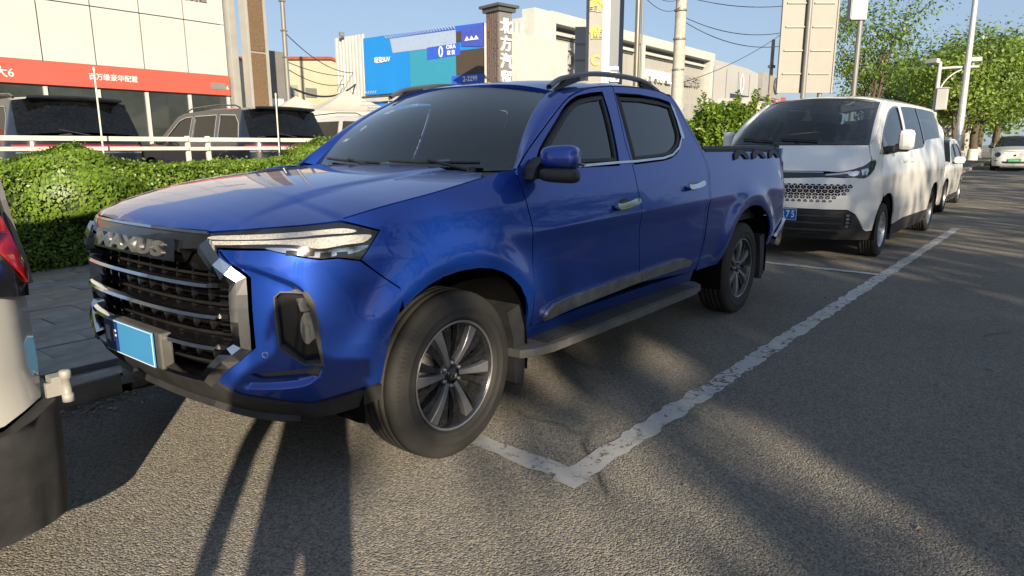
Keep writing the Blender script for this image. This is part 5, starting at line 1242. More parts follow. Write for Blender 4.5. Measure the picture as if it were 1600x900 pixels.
def billboard_building():
    T = thing('billboard_hall', 'hall with a huge blue billboard on its end wall', 'building', (24, 0, 0))
    m = MB(); m.box((3.9, 25.4, 3.8), (7.6, 11.0, 6.6)); m.build('core', OFFWHITE, T)
    m = MB(); corrugated(m, 'y', -.0, 28.3, 30.9, .36, 7.5, 9, .06); m.build('corrugated_wall', OFFWHITE, T)
    B = bpy.data.objects.new('billboard', None); link(B); B.parent = T
    def quad(nm, pts, mt, d): m = MB(); m.prism(pts, -.10-d, -.05, 'X'); m.build(nm, mt, B)
    quad('board_sheet', [(28.3, 4.19), (28.3, 7.25), (19.5, 7.15), (19.5, 4.3)], BLUEB, 0)
    quad('board_band', [(27.0, 7.235), (19.5, 7.15), (19.5, 6.75)], BLUED, .01)
    quad('pale_block', [(26.1, 7.02), (21.3, 7.0), (21.3, 6.28), (25.9, 6.28)], PALEB, .02)
    quad('teal_block', [(24.6, 6.26), (21.3, 6.26), (21.3, 4.24), (24.6, 4.21)], TEAL, .025)
    quad('brown_block', [(21.25, 6.9), (20.7, 6.9), (20.7, 6.4), (21.25, 6.4)], BROWNB, .03)
    quad('brown_block', [(21.28, 6.0), (19.5, 6.0), (19.5, 4.85), (21.28, 4.85)], BROWNB, .03)
    quad('logo_block', [(23.3, 6.33), (21.0, 6.36), (21.0, 5.80), (23.3, 5.72)], BLUED, .035)
    quad('indigo_block', [(20.9, 7.0), (19.5, 7.1), (19.5, 6.05), (20.9, 6.2)], INDIGO, .04)
    quad('number_strip', [(21.6, 4.82), (19.5, 4.82), (19.5, 4.32), (21.6, 4.32)], BLUED, .036)
    R = (RX90, 0, -RX90); k = -.15
    text_obj('board_text', 'ORA', .26, TXT_WHITE, B, (k, 21.6, 6.22), R, .006, bold=.006, sx=1.2); text_obj('board_text', '欧 拉', .24, TXT_WHITE, B, (k, 21.6, 5.94), R, .006, bold=.004)
    m = MB(); n = 20; ring = lambda a, b: [(k-.005, 22.30+a*math.cos(t), 6.05+b*math.sin(t)) for t in np.linspace(0, 2*math.pi, n)]
    m.grid([ring(.16, .27), ring(.07, .18)]); m.build('ring_logo', TXT_WHITE, B)
    text_obj('board_text', '2-2299', .34, TXT_WHITE, B, (k, 20.35, 4.62), R, .006, bold=.004)
    text_obj('board_text', '坦克SUV', .34, TXT_WHITE, B, (k, 26.75, 5.98), R, .006, bold=.006)
    m = MB()
    for yy in (20.5, 20.2, 19.9):
        m.add([(k, yy+.18, 6.42), (k, yy+.02, 6.62), (k, yy-.14, 6.42)], [(0, 1, 2)])
    m.build('peak_logo', TXT_WHITE, B)
    m = MB()
    for i in range(26): m.add([(k, 26.4-i*.2, 7.2), (k, 26.5-i*.2, 7.2), (k, 26.35-i*.2, 7.05), (k, 26.25-i*.2, 7.05)], [(0, 1, 2, 3)])
    for i in range(5): m.add([(k, 28.1-i*.2, 4.42), (k, 28.2-i*.2, 4.42), (k, 28.3-i*.2, 4.27), (k, 28.2-i*.2, 4.27)], [(0, 1, 2, 3)])
    o = m.build('hatch_marks', PALEB, B); o['kind'] = 'stuff'
    box_obj('eave_strip', (-.12, 24.0, 4.10), (.2, 9.0, .10), DGREY, T); box_obj('white_fascia', (-.10, 24, 3.93), (.18, 9.0, .22), OFFWHITE, T)
    s2 = box_obj('shop_banner', (-.10, 24.6, 3.45), (.16, 7.4, .50), BLUEB, T); text_obj('shop_letters', '各大品牌汽车销售', .30, TXT_WHITE, T, (-.19, 25.2, 3.62), R, .006)
    box_obj('flood_lamp', (-.3, 29.9, 7.6), (.25, .2, .25), GREYM, T, bev=.03)
billboard_building()
T = thing('gate_pillar', 'square brown pillar with vertical white characters and a flat cap', 'sign', (20.1, 15.4, .36)); rz = .02
T.rotation_euler = (0, 0, RAD(-10))
for c, d, nm, mt in (((0, .0, 3.1), (.66, .80, 6.2), 'pillar_core', GREYM), ((-.345, 0, 3.1), (.03, .70, 6.1), 'perforated_panel', PERF2)): box_obj(nm, c, d, mt, T)
m = MB(); m.prism([(-.55, -.6), (.55, -.6), (.55, .6), (-.55, .6)], 6.36, 6.46, 'Z'); m.prism([(-.45, -.5), (.45, -.5), (.45, .5), (-.45, .5)], 6.2, 6.36, 'Z'); m.build('cap', DGREY, T)
for x in (-.28, -.14, .0, .14, .28): box_obj('slat', (-.37, x, 3.1), (.02, .025, 6.1), DGREY, T)
for i, ch in enumerate('北方汽贸园'): text_obj('pillar_letter', ch, .62, TXT_WHITE, T, (0, -.42, 5.62-i*.66), (RX90, 0, 0), .03, bold=.012)

WALLG = M_plain('wall_panel_grey', (.31, .305, .285), .6, var=.06, scale=1.0)
def haval_hall():
    T = thing('dealer_hall', 'long off-white dealership hall with raised dark-edged portal frames and letters', 'building', (0, 21, 0))
    m = MB(); m.box((41.5, 5.2, 4.2), (24.5, 10, 8.2)); m.build('core', OFFWHITE, T)
    m = MB(); corrugated(m, 'y', 29.1, .02, 9.0, .36, 8.1, 26, .07); m.build('corrugated_wall', OFFWHITE, T)
    box_obj('corner_block', (30.1, -.05, 4.4), (1.5, .9, 8.7), OFFWHITE, T, bev=.02)
    box_obj('roof_band', (42.3, -.30, 8.45), (23.2, .7, .62), OFFWHITE, T, bev=.02)
    for x in (30.9, 36.5, 41.6, 47.9, 53.4): box_obj('pier', (x, -.30, 4.2), (.55, .7, 7.9), OFFWHITE, T, bev=.02)
    for a, b in ((31.3, 36.1), (36.9, 41.2), (42.0, 47.5), (48.3, 53.0)):
        box_obj('frame_line', ((a+b)/2, -.02, 7.98), (b-a, .05, .16), DGREY, T); box_obj('frame_step', ((a+b)/2, -.10, 7.75), (b-a, .25, .18), OFFWHITE, T); box_obj('frame_line', ((a+b)/2, -.02, 7.56), (b-a, .05, .09), DGREY, T)
        n = 5
        for i in range(n): box_obj('wall_panel', (a+(b-a)*(i+.5)/n, -.03, 4.9), ((b-a)/n-.05, .05, 5.1), WALLG, T, bev=.006)
        for i in range(4): box_obj('window_strip', (a+(b-a)*(i+.5)/4, -.07, 2.9), ((b-a)/4-.35, .06, 3.6), GREYL, T)
    text_obj('wall_letters', 'HAVAL', 1.05, TXT_WHITE, T, (44.75, -.25, 6.25), (RX90, 0, 0), .12, bold=.03, sx=1.25)
    text_obj('wall_letters', '哈弗汽车', .85, GREYL, T, (50.6, -.25, 6.3), (RX90, 0, 0), .10, bold=.01, sx=.9)
    m = MB(); m.lathe([(.50, -.04), (.62, -.04), (.62, .06), (.50, .06), (.50, -.04)], 28, 'Y'); rg = m.build('ring_logo', GREYL, T, (33.2, -.2, 6.45))
    m = MB(); m.tube([(-.25, 0, .2), (-.05, 0, .2), (-.1, 0, -.3)], .06, 6); m.tube([(.25, 0, .2), (.05, 0, .2), (.1, 0, -.3)], .06, 6); m.build('ring_mark', GREYL, rg)
    text_obj('wall_letters', '长城', .80, GREYL, T, (34.5, -.2, 6.3), (RX90, 0, 0), .1, bold=.02)
haval_hall()
T = thing('grey_hall', 'large plain grey hall beyond the long off-white dealership', 'building', (60.5, 24, 0))
m = MB(); m.prism([(0, .3), (20, .3), (20, 8.6), (11, 9.3), (0, 9.45)], 0, 14, 'Y'); m.build('wall', M_plain('grey_hall_wall', (.33, .33, .33), .7, var=.05, scale=.3), T)
m = MB(); m.grid([[(9.4+.55*math.cos(t), -.06, 7.7+1.0*math.sin(t)) for t in np.linspace(0, 2*math.pi, 20)], [(9.4+.30*math.cos(t), -.06, 7.7+.70*math.sin(t)) for t in np.linspace(0, 2*math.pi, 20)]]); m.build('ring_logo', TXT_WHITE, T)
for i in range(6): box_obj('wall_seam', (2+i*3.2, -.02, 4.6), (.08, .05, 8.4), GREYM, T)
T = thing('dealer_shop', 'low shop with grey logo board and red sign right of the green bush', 'building', (64, 20, 0))
box_obj('logo_board', (2.6, 0, 7.0), (5.2, .5, 2.2), GREYL, T, bev=.02); m = MB(); m.lathe([(.62, -.05), (.78, -.05), (.78, .05), (.62, -.05)], 24, 'Y'); m.tube([(-.1, 0, .55), (.1, 0, -.55)], .09, 6); m.build('ring_logo', DGREY, T, (3.6, -.35, 7.1))
box_obj('wall', (8, 3, 3.1), (16, 5, 5.6), OFFWHITE, T); text_obj('red_letters', '汽车', 1.0, REDSTRIP, T, (4.2, -.3, 5.2), (RX90, 0, 0), .05, bold=.03); box_obj('red_trim', (7.6, .2, 4.5), (.5, .4, 3.5), REDSTRIP, T); box_obj('window', (11, .42, 3.6), (5, .1, 2.2), DARKWIN, T)

# pylons, poles, boards
T = thing('character_pylon', 'grey pylon with yellow characters in front of the dealership hall', 'sign', (15.95, 8.15, 0)); T.rotation_euler = (0, 0, RAD(-40))
box_obj('pylon_face', (-.20, 0, 3.6), (.40, .30, 7.0), GREYM, T, bev=.01); box_obj('pylon_white', (.125, .02, 3.6), (.25, .27, 7.0), PANELW, T); box_obj('pylon_dark', (.46, .03, 3.6), (.42, .26, 7.0), M_plain('pylon_grey_blue', (.13, .15, .18), .5, var=.05), T)
box_obj('pylon_box', (.38, -.12, 3.45), (.34, .06, .42), PALEB, T)
for ch, z in (('勤', 5.30), ('俭', 4.55), ('C', 3.80)): text_obj('yellow_letter', ch, .40, YELLOW, T, (-.20, -.165, z), (RX90, 0, 0), .02, bold=.012)
box_obj('white_plate', (.42, -.16, 3.38), (.30, .04, .32), TXT_WHITE, T); text_obj('plate_letter', '可', .3, DGREY, T, (.42, -.19, 3.40), (RX90, 0, 0), .004, bold=.01)
T = thing('board_back', 'small grey board seen from behind, left of the yellow character pylon', 'sign', (17.45, 9.75, 0)); T.rotation_euler = (0, 0, RAD(-50))
box_obj('board', (0, 0, 4.2), (.46, .04, 1.85), GREYL, T); box_obj('post', (0, .06, 1.8), (.07, .07, 3.6), GREYM, T)
for z in (3.6, 4.1, 4.6): box_obj('rib', (0, -.03, z), (.46, .03, .04), GREYM, T)
T = thing('metal_pole', 'slim brown metal pole right of the yellow character pylon', 'pole', (15.65, 6.78, 0)); m = MB(); m.tube([(0, 0, .1), (0, 0, 9)], [.085, .065], 12); m.build('shaft', M_plain('brown_metal', (.16, .145, .125), .4, .4, var=.1), T)
m = MB(); m.tube([(0.0, -.14, .1), (0, -.13, 9)], .028, 6); m.build('conduit', GREYM, T)
T = thing('utility_pole', 'weathered pale concrete utility pole behind the pickup cab', 'pole', (25.0, 9.95, 0)); m = MB(); m.tube([(0, 0, .1), (0.05, 0, 5), (.1, 0, 12)], [.26, .23, .18], 16); m.build('shaft', CONC, T)
for z in (4.4, 5.6, 6.7): 
    m = MB(); m.lathe([(.252, z), (.256, z+.02), (.256, z+.05), (.252, z+.07)], 16, 'Z', (.03, 0, 0)); m.build('band', GREYM, T)
T = thing('thin_pole', 'short thin pole between the green bush and the big sign back', 'pole', (31.5, 8.3, 0)); m = MB(); m.tube([(0, 0, .1), (.0, 0, 6.2)], [.10, .08], 8); m.build('shaft', M_plain('brown_pole', (.22, .19, .15), .6, var=.2), T); box_obj('clamp', (0, 0, 5.0), (.26, .26, .12), DGREY, T)

def big_sign():
    T = thing('metal_sign', 'large pale metal sign seen from behind with ribs and two posts', 'sign', (23.95, 4.6, 0)); T.rotation_euler = (0, 0, RAD(-51))
    box_obj('board', (0, 0, 6.2), (1.90, .05, 6.0), GREYLP, T)
    for sx in (-1, 1): box_obj('frame_edge', (sx*.96, -.01, 6.2), (.05, .10, 6.0), GREYLP, T)
    for i in range(8):
        z = 3.85+i*.78
        for x0 in (-.47, .47): box_obj('rib', (x0, -.05, z), (.72, .05, .05), GREYL, T)
    for x in (-.08, .62):
        m = MB(); m.tube([(x, -.13 if x < 0 else .12, .1), (x, -.13 if x < 0 else .12, 9.0)], .085, 12); m.build('post', GREYM, T)
GREYLP = M_plain('sign_back_metal', (.25, .24, .225), .6, .1, var=.10, scale=1.5, bump=.05)
big_sign()
T = thing('box_sign', 'white box sign on a single post right of the big sign back', 'sign', (28.6, 4.15, 0)); T.rotation_euler = (0, 0, RAD(-51))
m = MB(); m.tube([(.15, 0, .1), (.15, 0, 6.3)], .10, 12); m.build('post', GREYM, T); box_obj('box', (.0, 0, 7.2), (.62, .35, 2.0), PANELW, T, bev=.02); box_obj('side_panel', (-.33, 0, 7.2), (.03, .30, 1.9), GREYL, T)
m = MB(); m.tube([(-.9, 1.0, 4.75), (-.5, .6, 4.8)], .09, 8); m.build('wall_camera', PANELW, T)

def cctv():
    T = thing('camera_mast', 'white surveillance mast with arm, two cameras and a control box', 'camera mast', (33.85, 1.80, gz(34)))
    T.scale = (.79, .79, .79)
    m = MB(); m.tube([(0, 0, 0), (.3, .05, 3.0), (.66, .1, 6.0)], [.15, .13, .10], 12); m.build('mast', PANELW, T)
    m = MB(); m.tube([(.6, .1, 5.65), (1.3, -.75, 5.72), (2.0, -1.6, 5.75)], .07, 8); m.build('arm', PANELW, T)
    m = MB(); m.tube(spl([(.45, .05, 4.3), (.75, -.25, 5.0), (1.1, -.6, 5.4), (1.5, -1.0, 5.65)], 5), .045, 6); m.build('brace', PANELW, T)
    c = box_obj('control_box', (.25, -.25, 3.95), (.55, .5, 1.15), PANELW, T, bev=.02); box_obj('roof_plate', (0, 0, .6), (.65, .6, .05), PANELW, c)
    for p, rz in (((.35, .45, 5.95), -.5), ((1.9, -1.35, 6.05), .2)):
        k = bpy.data.objects.new('camera_unit', None); link(k); k.parent = T; k.location = p; k.rotation_euler = (0, .1, rz)
        box_obj('housing', (0, 0, .08), (.28, .75, .24), PANELW, k, bev=.03); box_obj('bracket', (.05, 0, -.10), (.08, .10, .25), GREYL, k)
cctv()
T = thing('street_lamp', 'tall tapered grey street lamp post in front of the far trees', 'lamp post', (34.6, .85, gz(35))); m = MB(); m.tube([(0, 0, 0), (.2, .03, 3), (.62, 0.1, 7.5), (.9, .15, 10)], [.16, .14, .11, .09], 14); m.build('shaft', M_plain('galvanised', (.50, .50, .50), .45, .5, var=.1), T); m = MB(); m.lathe([(.24, 0), (.24, .04), (.17, .06), (.17, .25)], 14, 'Z'); m.build('base_flange', GREYM, T)
T = thing('meter_wall', 'pale low wall with faint writing beside the far trunks', 'wall', (56, 3.3, gz(56))); box_obj('wall_body', (0, 0, 1.1), (2.6, .5, 2.2), GREYL, T, bev=.02, rz=-.9); box_obj('coping', (0, 0, 2.25), (2.8, .6, .12), CREAM, T, rz=-.9)

# tents
def tent(label, x, y, w, h0, h1, rz):
    T = thing('canopy_tent', label, 'tent', (x, y, .36), rz, 'white canopy tents'); n = 6
    for k in range(4):
        a, b = [((-1, -1), (1, -1)), ((1, -1), (1, 1)), ((1, 1), (-1, 1)), ((-1, 1), (-1, -1))][k]; rows = []
        for i in range(n+1):
            t = i/n; zz = h0+(h1-h0)*(t**1.35); rows.append([((a[0]+(b[0]-a[0])*u)*w/2*(1-t), (a[1]+(b[1]-a[1])*u)*w/2*(1-t), zz-.06*math.sin(math.pi*u)*math.sin(math.pi*t)) for u in np.linspace(0, 1, 7)])
        m = MB(); m.grid(rows, smooth=True); m.build('roof_panel', TENT, T)
        m = MB(); m.grid([[((a[0]+(b[0]-a[0])*u)*w/2, (a[1]+(b[1]-a[1])*u)*w/2, z) for u in (0, .5, 1)] for z in (h0, h0-.28)], flip=True); m.build('valance', TENT, T)
    for sx in (-1, 1):
        for sy in (-1, 1): m = MB(); m.tube([(sx*w/2*.98, sy*w/2*.98, 0), (sx*w/2*.98, sy*w/2*.98, h0)], .025, 6); m.build('leg', GREYL, T)
    text_obj('tent_print', 'DONGFENG', .14, INDIGO, T, (.55, -w*.36, h0+.37), (RAD(33), 0, 0), .002); text_obj('tent_print', '东风汽车', .13, INDIGO, T, (.5, -w*.46, h0+.14), (RAD(33), 0, 0), .002)
tent('cream canopy tent with printed blue lettering on its front slope', 13.85, 17.35, 3.3, 2.15, 2.95, -.35)
tent('cream canopy tent behind the printed tent, its peak further left', 14.6, 21.4, 3.2, 2.2, 3.0, -.35)

# white guard rail behind the hedge
def rail():
    T = thing('guard_rail', 'white two-bar guard rail running behind the clipped hedge', 'railing', (0, 6.95, 0))
    xs = [-3.0, -.2, 2.84, 3.14, 6.0, 9.0, 12.0, 15, 18, 21]
    for z, h in ((1.462, .062), (1.335, .052)):
        for a, b in zip(xs[:-1], xs[1:]): box_obj('rail_bar', ((a+b)/2, 0, z+random.Random(a*7).uniform(-.006, .006)), (b-a-.012, .05, h), RAILW, T, bev=.008)
    for x in xs[1:-1]: box_obj('rail_post', (x, .035, .90), (.06, .05, 1.22), RAILW, T, bev=.006); 
rail()
for (x, y, zt, lb) in ((1.62, 6.75, 2.32, 'thin white rod standing over the ball bush in front of the left navy SUV'), (4.16, 6.75, 2.15, 'thin white rod in front of the second navy SUV'), (9.6, 7.4, 2.7, 'thin white rod left of the pickup roof rail')):
    m = MB(); m.tube([(0, 0, .36), (0.01, 0, zt)], .011, 6); T = thing('white_rod', lb, 'rod', (x, y, 0), group='white rods along the rail'); m.build('shaft', RAILW, T); m = MB(); m.lathe([(0, zt+.02), (.014, zt+.01), (.014, zt-.03)], 6, 'Z', (.01, 0, 0)); m.build('tip', RAILW, T)

# overhead wires
WIRE = M_plain('wire_black', (.02, .02, .02), .7)
def wire(a, b, sag, label, r=.013):
    a, b = Vector(a), Vector(b); m = MB(); m.tube([a+(b-a)*t-Vector((0, 0, sag*4*t*(1-t))) for t in np.linspace(0, 1, 22)], r, 5)
    o = m.build('overhead_wire', WIRE); tag(o, label, 'wire', 'overhead wires')
wire((15.7, 6.8, 5.7), (25.05, 9.95, 7.2), .25, 'upper overhead wire from the brown metal pole to the concrete pole', .010)
wire((15.7, 6.8, 5.55), (25.05, 9.95, 6.9), .35, 'lower overhead wire from the brown metal pole to the concrete pole', .010)
wire((25.05, 9.95, 7.3), (34, 3.5, 9.2), 1.0, 'upper overhead wire from the concrete pole over the sign back', .016)
wire((25.05, 9.95, 6.55), (33, 5.5, 7.6), 1.0, 'middle overhead wire from the concrete pole to the sign back', .016)
wire((25.05, 9.95, 6.4), (33, 5.5, 7.0), 1.15, 'lowest overhead wire from the concrete pole to the sign back', .016)
wire((30, 12, 4.4), (42, 11, 8.2), .3, 'thin wire rising behind the green bush', .016)
wire((16.2, 24.2, 6.2), (24.6, 29.8, 5.6), .5, 'overhead wire over the cream shed', .02)
wire((16.2, 24.2, 4.7), (25.6, 31.5, 5.3), .45, 'low overhead wire across the cream shed', .02)
wire((16.2, 24.2, 5.0), (25.6, 31.5, 5.6), .2, 'taut overhead wire across the cream shed gable', .02)
wire((14.4, 21.2, 3.6), (24.4, 29.6, 5.0), .5, 'thick drooping cable bundle across the cream shed', .045)

# ------------------------------------------------------------------ foliage
def leaf_mesh(name, C_, Nrm, size, rng, aspect=.62, jitter=.9):
    """one rhombic leaf per centre; Nrm = preferred facing"""
    n = len(C_); d = Nrm + rng.normal(0, jitter, (n, 3)); d /= np.linalg.norm(d, axis=1, keepdims=True)
    t = rng.normal(0, 1, (n, 3)); t -= d*(t*d).sum(1, keepdims=True); t /= np.linalg.norm(t, axis=1, keepdims=True); b = np.cross(d, t)
    s = size*rng.uniform(.65, 1.35, (n, 1)); V = np.stack([C_+t*s, C_+b*s*aspect+d*s*.12, C_-t*s, C_-b*s*aspect+d*s*.12], 1).reshape(-1, 3)
    me = bpy.data.meshes.new(name); me.vertices.add(4*n); me.vertices.foreach_set('co', V.astype(np.float32).ravel())
    me.loops.add(4*n); me.loops.foreach_set('vertex_index', np.arange(4*n, dtype=np.int32)); me.polygons.add(n)
    me.polygons.foreach_set('loop_start', np.arange(0, 4*n, 4, dtype=np.int32)); me.polygons.foreach_set('loop_total', np.full(n, 4, np.int32)); me.update(calc_edges=True); return me
def foliage(name, C_, N_, size, mat, parent, seed, **k):
    o = obj(name, leaf_mesh(name, C_, N_, size, np.random.default_rng(seed), **k), mat, parent); o['kind'] = 'stuff'; return o
HEDGE_CORE = M_plain('hedge_core', (.018, .030, .008), .95, var=.5, scale=12, bump=1.0, bscale=40)  # dark filler added inside the foliage to block light between the leaves
TWIG = M_plain('twigs', (.10, .075, .05), .9, var=.3)
def hedge():
    T = thing('hedge', 'clipped green box hedge running along the pavement behind the pickup', 'hedge', (0, 0, 0)); rng = np.random.default_rng(3)
    m = MB()
    def wob(x, y): return .035*math.sin(x*2.1)+.025*math.sin(x*5.3+y*3)+.02*math.sin(y*7+x)
    xs = np.linspace(-4.5, 19, 80); rows = []
    for y, z in ((5.30, .12), (5.26, .5), (5.26, .95), (5.36, 1.06), (5.9, 1.08), (6.4, 1.05), (6.5, .3)): rows.append([(x, y+.02*math.sin(x*4), z+(wob(x, y)*.7 if z > .9 else 0)) for x in xs])
    m.grid(rows, flip=False); m.build('core', HEDGE_CORE, T)  # added dark core, keeps light from passing through the hedge
    def band(x0, x1, dens_f, dens_t, sz, seed):
        r = np.random.default_rng(seed); nf = int((x1-x0)*1.1*dens_f); x = r.uniform(x0, x1, nf); z = .10+1.03*r.uniform(0, 1, nf)**.9
        bulge = .05*np.sin(x*3.1+z*4)+.04*np.sin(x*7.3)*np.sin(z*6)
        y = 5.20-bulge*.6+np.abs(r.normal(0, .035, nf))+.05*np.clip((z-1.0)/.12, 0, 1)+.06*np.clip((.3-z)/.2, 0, 1)
        c1 = np.stack([x, y, z], 1); n1 = np.tile([-.15, -1., .45], (nf, 1))
        nt = int((x1-x0)*1.2*dens_t); x = r.uniform(x0, x1, nt); y = r.uniform(5.22, 6.45, nt); z = 1.125+.035*np.sin(x*2.1)+.025*np.sin(x*5.3+y*3)+.02*np.sin(y*7+x)+r.normal(0, .022, nt)+np.where(r.uniform(0, 1, nt) > .985, r.uniform(0, .12, nt), 0)
        c2 = np.stack([x, y, z], 1); n2 = np.tile([-.1, -.5, 1.], (nt, 1))
        foliage('leaves', np.vstack([c1, c2]), np.vstack([n1, n2]), sz, HEDGE_LEAF, T, seed)
    band(-3.0, 6.5, 3300, 2900, .0205, 11); band(7.0, 19, 420, 420, .045, 12)
    m = MB()
    for i in range(70):
        x = rng.uniform(-3, 4); m.tube([(x, 5.33+rng.uniform(0, .3), .08), (x+rng.uniform(-.1, .1), 5.33+rng.uniform(0, .2), .4)], .008, 4, cap=False)
    o = m.build('stems', TWIG, T); o['kind'] = 'stuff'
hedge()
def ball_bush(label, cx, cy, zc, rx, rz, n, seed):
    T = thing('ball_bush', label, 'bush', (cx, cy, 0), group='clipped ball bushes'); r = np.random.default_rng(seed)
    d = r.normal(0, 1, (n, 3)); d /= np.linalg.norm(d, axis=1, keepdims=True); d[:, 2] = np.where(d[:, 2] < -.3, -d[:, 2], d[:, 2])
    rr = 1+.05*np.sin(d[:, 0]*9+1)+.05*np.sin(d[:, 1]*8+d[:, 2]*7)+r.normal(0, .022, n)+np.where(r.uniform(0, 1, n) > .985, r.uniform(0, .10, n), 0)
    c = d*rr[:, None]*np.array([rx, rx, rz])+np.array([0, 0, zc]); foliage('leaves', c, d, .0215, HEDGE_LEAF, T, seed, jitter=.7)
    m = MB(); rows = []
    for i in range(9): 
        th = math.pi*(.62*i/8); rows.append([(rx*.93*math.sin(th)*math.cos(p), rx*.93*math.sin(th)*math.sin(p), zc+rz*.93*math.cos(th)) for p in np.linspace(0, 2*math.pi, 17)])
    m.grid(rows, flip=True); m.build('core', HEDGE_CORE, T)  # same added light-blocking filler inside the ball
ball_bush('ball-shaped clipped bush bulging out of the hedge at left', .88, 5.72, .80, .72, .54, 14000, 21)
ball_bush('ball-shaped clipped bush beside the far windshield pillar of the pickup', 4.35, 5.85, .84, .76, .60, 12000, 22)

def crown_points(r, n, cen, rad, clumps, spread, hollow=.25):
    u = r.normal(0, 1, (clumps, 3)); u /= np.linalg.norm(u, axis=1, keepdims=True); q = r.uniform(hollow, 1, (clumps, 1))**.5
    cc = u*q*np.array(rad)*r.uniform(.82, 1.12, (clumps, 1))+np.array(cen); w = r.uniform(.5, 1.5, clumps); w /= w.sum(); k = r.choice(clumps, n, p=w)
    p = cc[k]+r.normal(0, 1, (n, 3))*np.array([spread, spread, spread*.62])*r.uniform(.6, 1.3, (clumps, 1))[k]; nn = (p-np.array(cen)); nn /= np.linalg.norm(nn, axis=1, keepdims=True)+1e-6
    return cc, p, nn+np.array([0, 0, .7])
def tree(label, x, y, z0, h, rad, trunk_r, n, leafsize, mat, seed, white=1.25, lean=(0, 0), low=.34, group=None, clumps=70, name='street_tree', multi=1):
    r = np.random.default_rng(seed); rd = random.Random(seed); T = thing(name, label, 'tree', (x, y, z0), group=group)
    cen = np.array([lean[0], lean[1], h*(low+1)/2]); rz = h*(1-low)/2
    cc, p, nn = crown_points(r, n, cen, (rad, rad, rz), clumps, rad*.20)
    foliage('crown', p, nn, leafsize, mat, T, seed, jitter=.8)
    tops = []
    for q in range(multi):
        ox, oy = (0, 0) if multi == 1 else (rd.uniform(-.15, .15), rd.uniform(-.15, .15)); dx, dy = (lean if multi == 1 else (lean[0]+rd.uniform(-.8, .8), lean[1]+rd.uniform(-.8, .8)))
        path = [(ox+dx*t**1.4+rd.uniform(-.05, .05)*(0 < t), oy+dy*t**1.4+rd.uniform(-.05, .05)*(0 < t), h*.62*t) for t in np.linspace(0, 1, 7)]
        m = MB(); m.tube(path, [trunk_r*(1.15 if i == 0 else 1-.095*i) for i in range(7)], 10, cap=False); m.build('trunk', BARK, T); tops.append(path)
        if white:
            k = white/(h*.62); pp = [tuple(np.array(path[0])+(np.array(path[1])-np.array(path[0]))*min(1, t*k*6)) for t in (0, .33, .66, 1)]
            m = MB(); m.tube(pp, [trunk_r*f+.006 for f in (1.16, 1.10, 1.05, 1.0)], 12, cap=False); m.build('whitewash', LIME, T)
    pick = r.choice(len(cc), min(len(cc), 16), replace=False)
    for i in pick:
        path = tops[rd.randrange(multi)]; a = np.array(path[rd.randrange(3, 7)]); b = cc[i]; mid = a*.5+b*.5+np.array([0, 0, -.25*rd.random()])
        m = MB(); m.tube([tuple(v) for v in spl([a, mid, b], 3)], [trunk_r*f for f in np.linspace(.40, .08, 7)], 6, cap=False); m.build('limb', BARK, T)
    return T
ST = 'street trees with whitewashed trunks'
tree('slim street tree, whitewashed trunk nearest to the lamp post', 38.3, 1.35, gz(38), 5.8, 2.0, .11, 4200, .085, TREE_LEAF2, 31, lean=(.3, .3), low=.36, group=ST)
tree('thick-trunked street tree just right of the lamp post', 42.2, 1.45, gz(42), 7.0, 3.1, .25, 7000, .095, TREE_LEAF, 32, lean=(.5, .3), low=.32, group=ST, clumps=100)
tree('dark-trunked street tree left of the cream hatchback', 47.3, 1.35, gz(47), 7.3, 3.3, .26, 7000, .10, TREE_LEAF2, 33, low=.30, group=ST, clumps=100)
tree('street tree directly behind the cream hatchback roof', 52.5, 1.5, gz(52), 7.6, 3.4, .24, 6000, .11, TREE_LEAF, 34, low=.28, group=ST)
tree('street tree further back at the right edge, overhanging the road', 58, .9, gz(58), 8.2, 4.0, .25, 6000, .13, TREE_LEAF2, 35, low=.25, group=ST)
tree('farthest street tree closing the view at the right edge', 68, 1.6, gz(68), 8.8, 4.6, .28, 6000, .16, TREE_LEAF, 36, low=.2, group=ST)
tree('tall loose tree behind the box sign with several thin stems', 34.6, 4.7, .2, 8.8, 2.5, .08, 5200, .075, TREE_LEAF, 37, white=0, low=.40, clumps=60, name='loose_tree', multi=4)
tree('broad tree behind the surveillance mast', 50, 6.2, .2, 7.0, 3.2, .2, 6000, .11, TREE_LEAF, 38, white=0, low=.30, name='broad_tree')
tree('small tree far behind the pale low wall', 66, 7.0, .2, 8.0, 4.0, .2, 6000, .13, TREE_LEAF2, 39, white=0, low=.18, name='broad_tree')
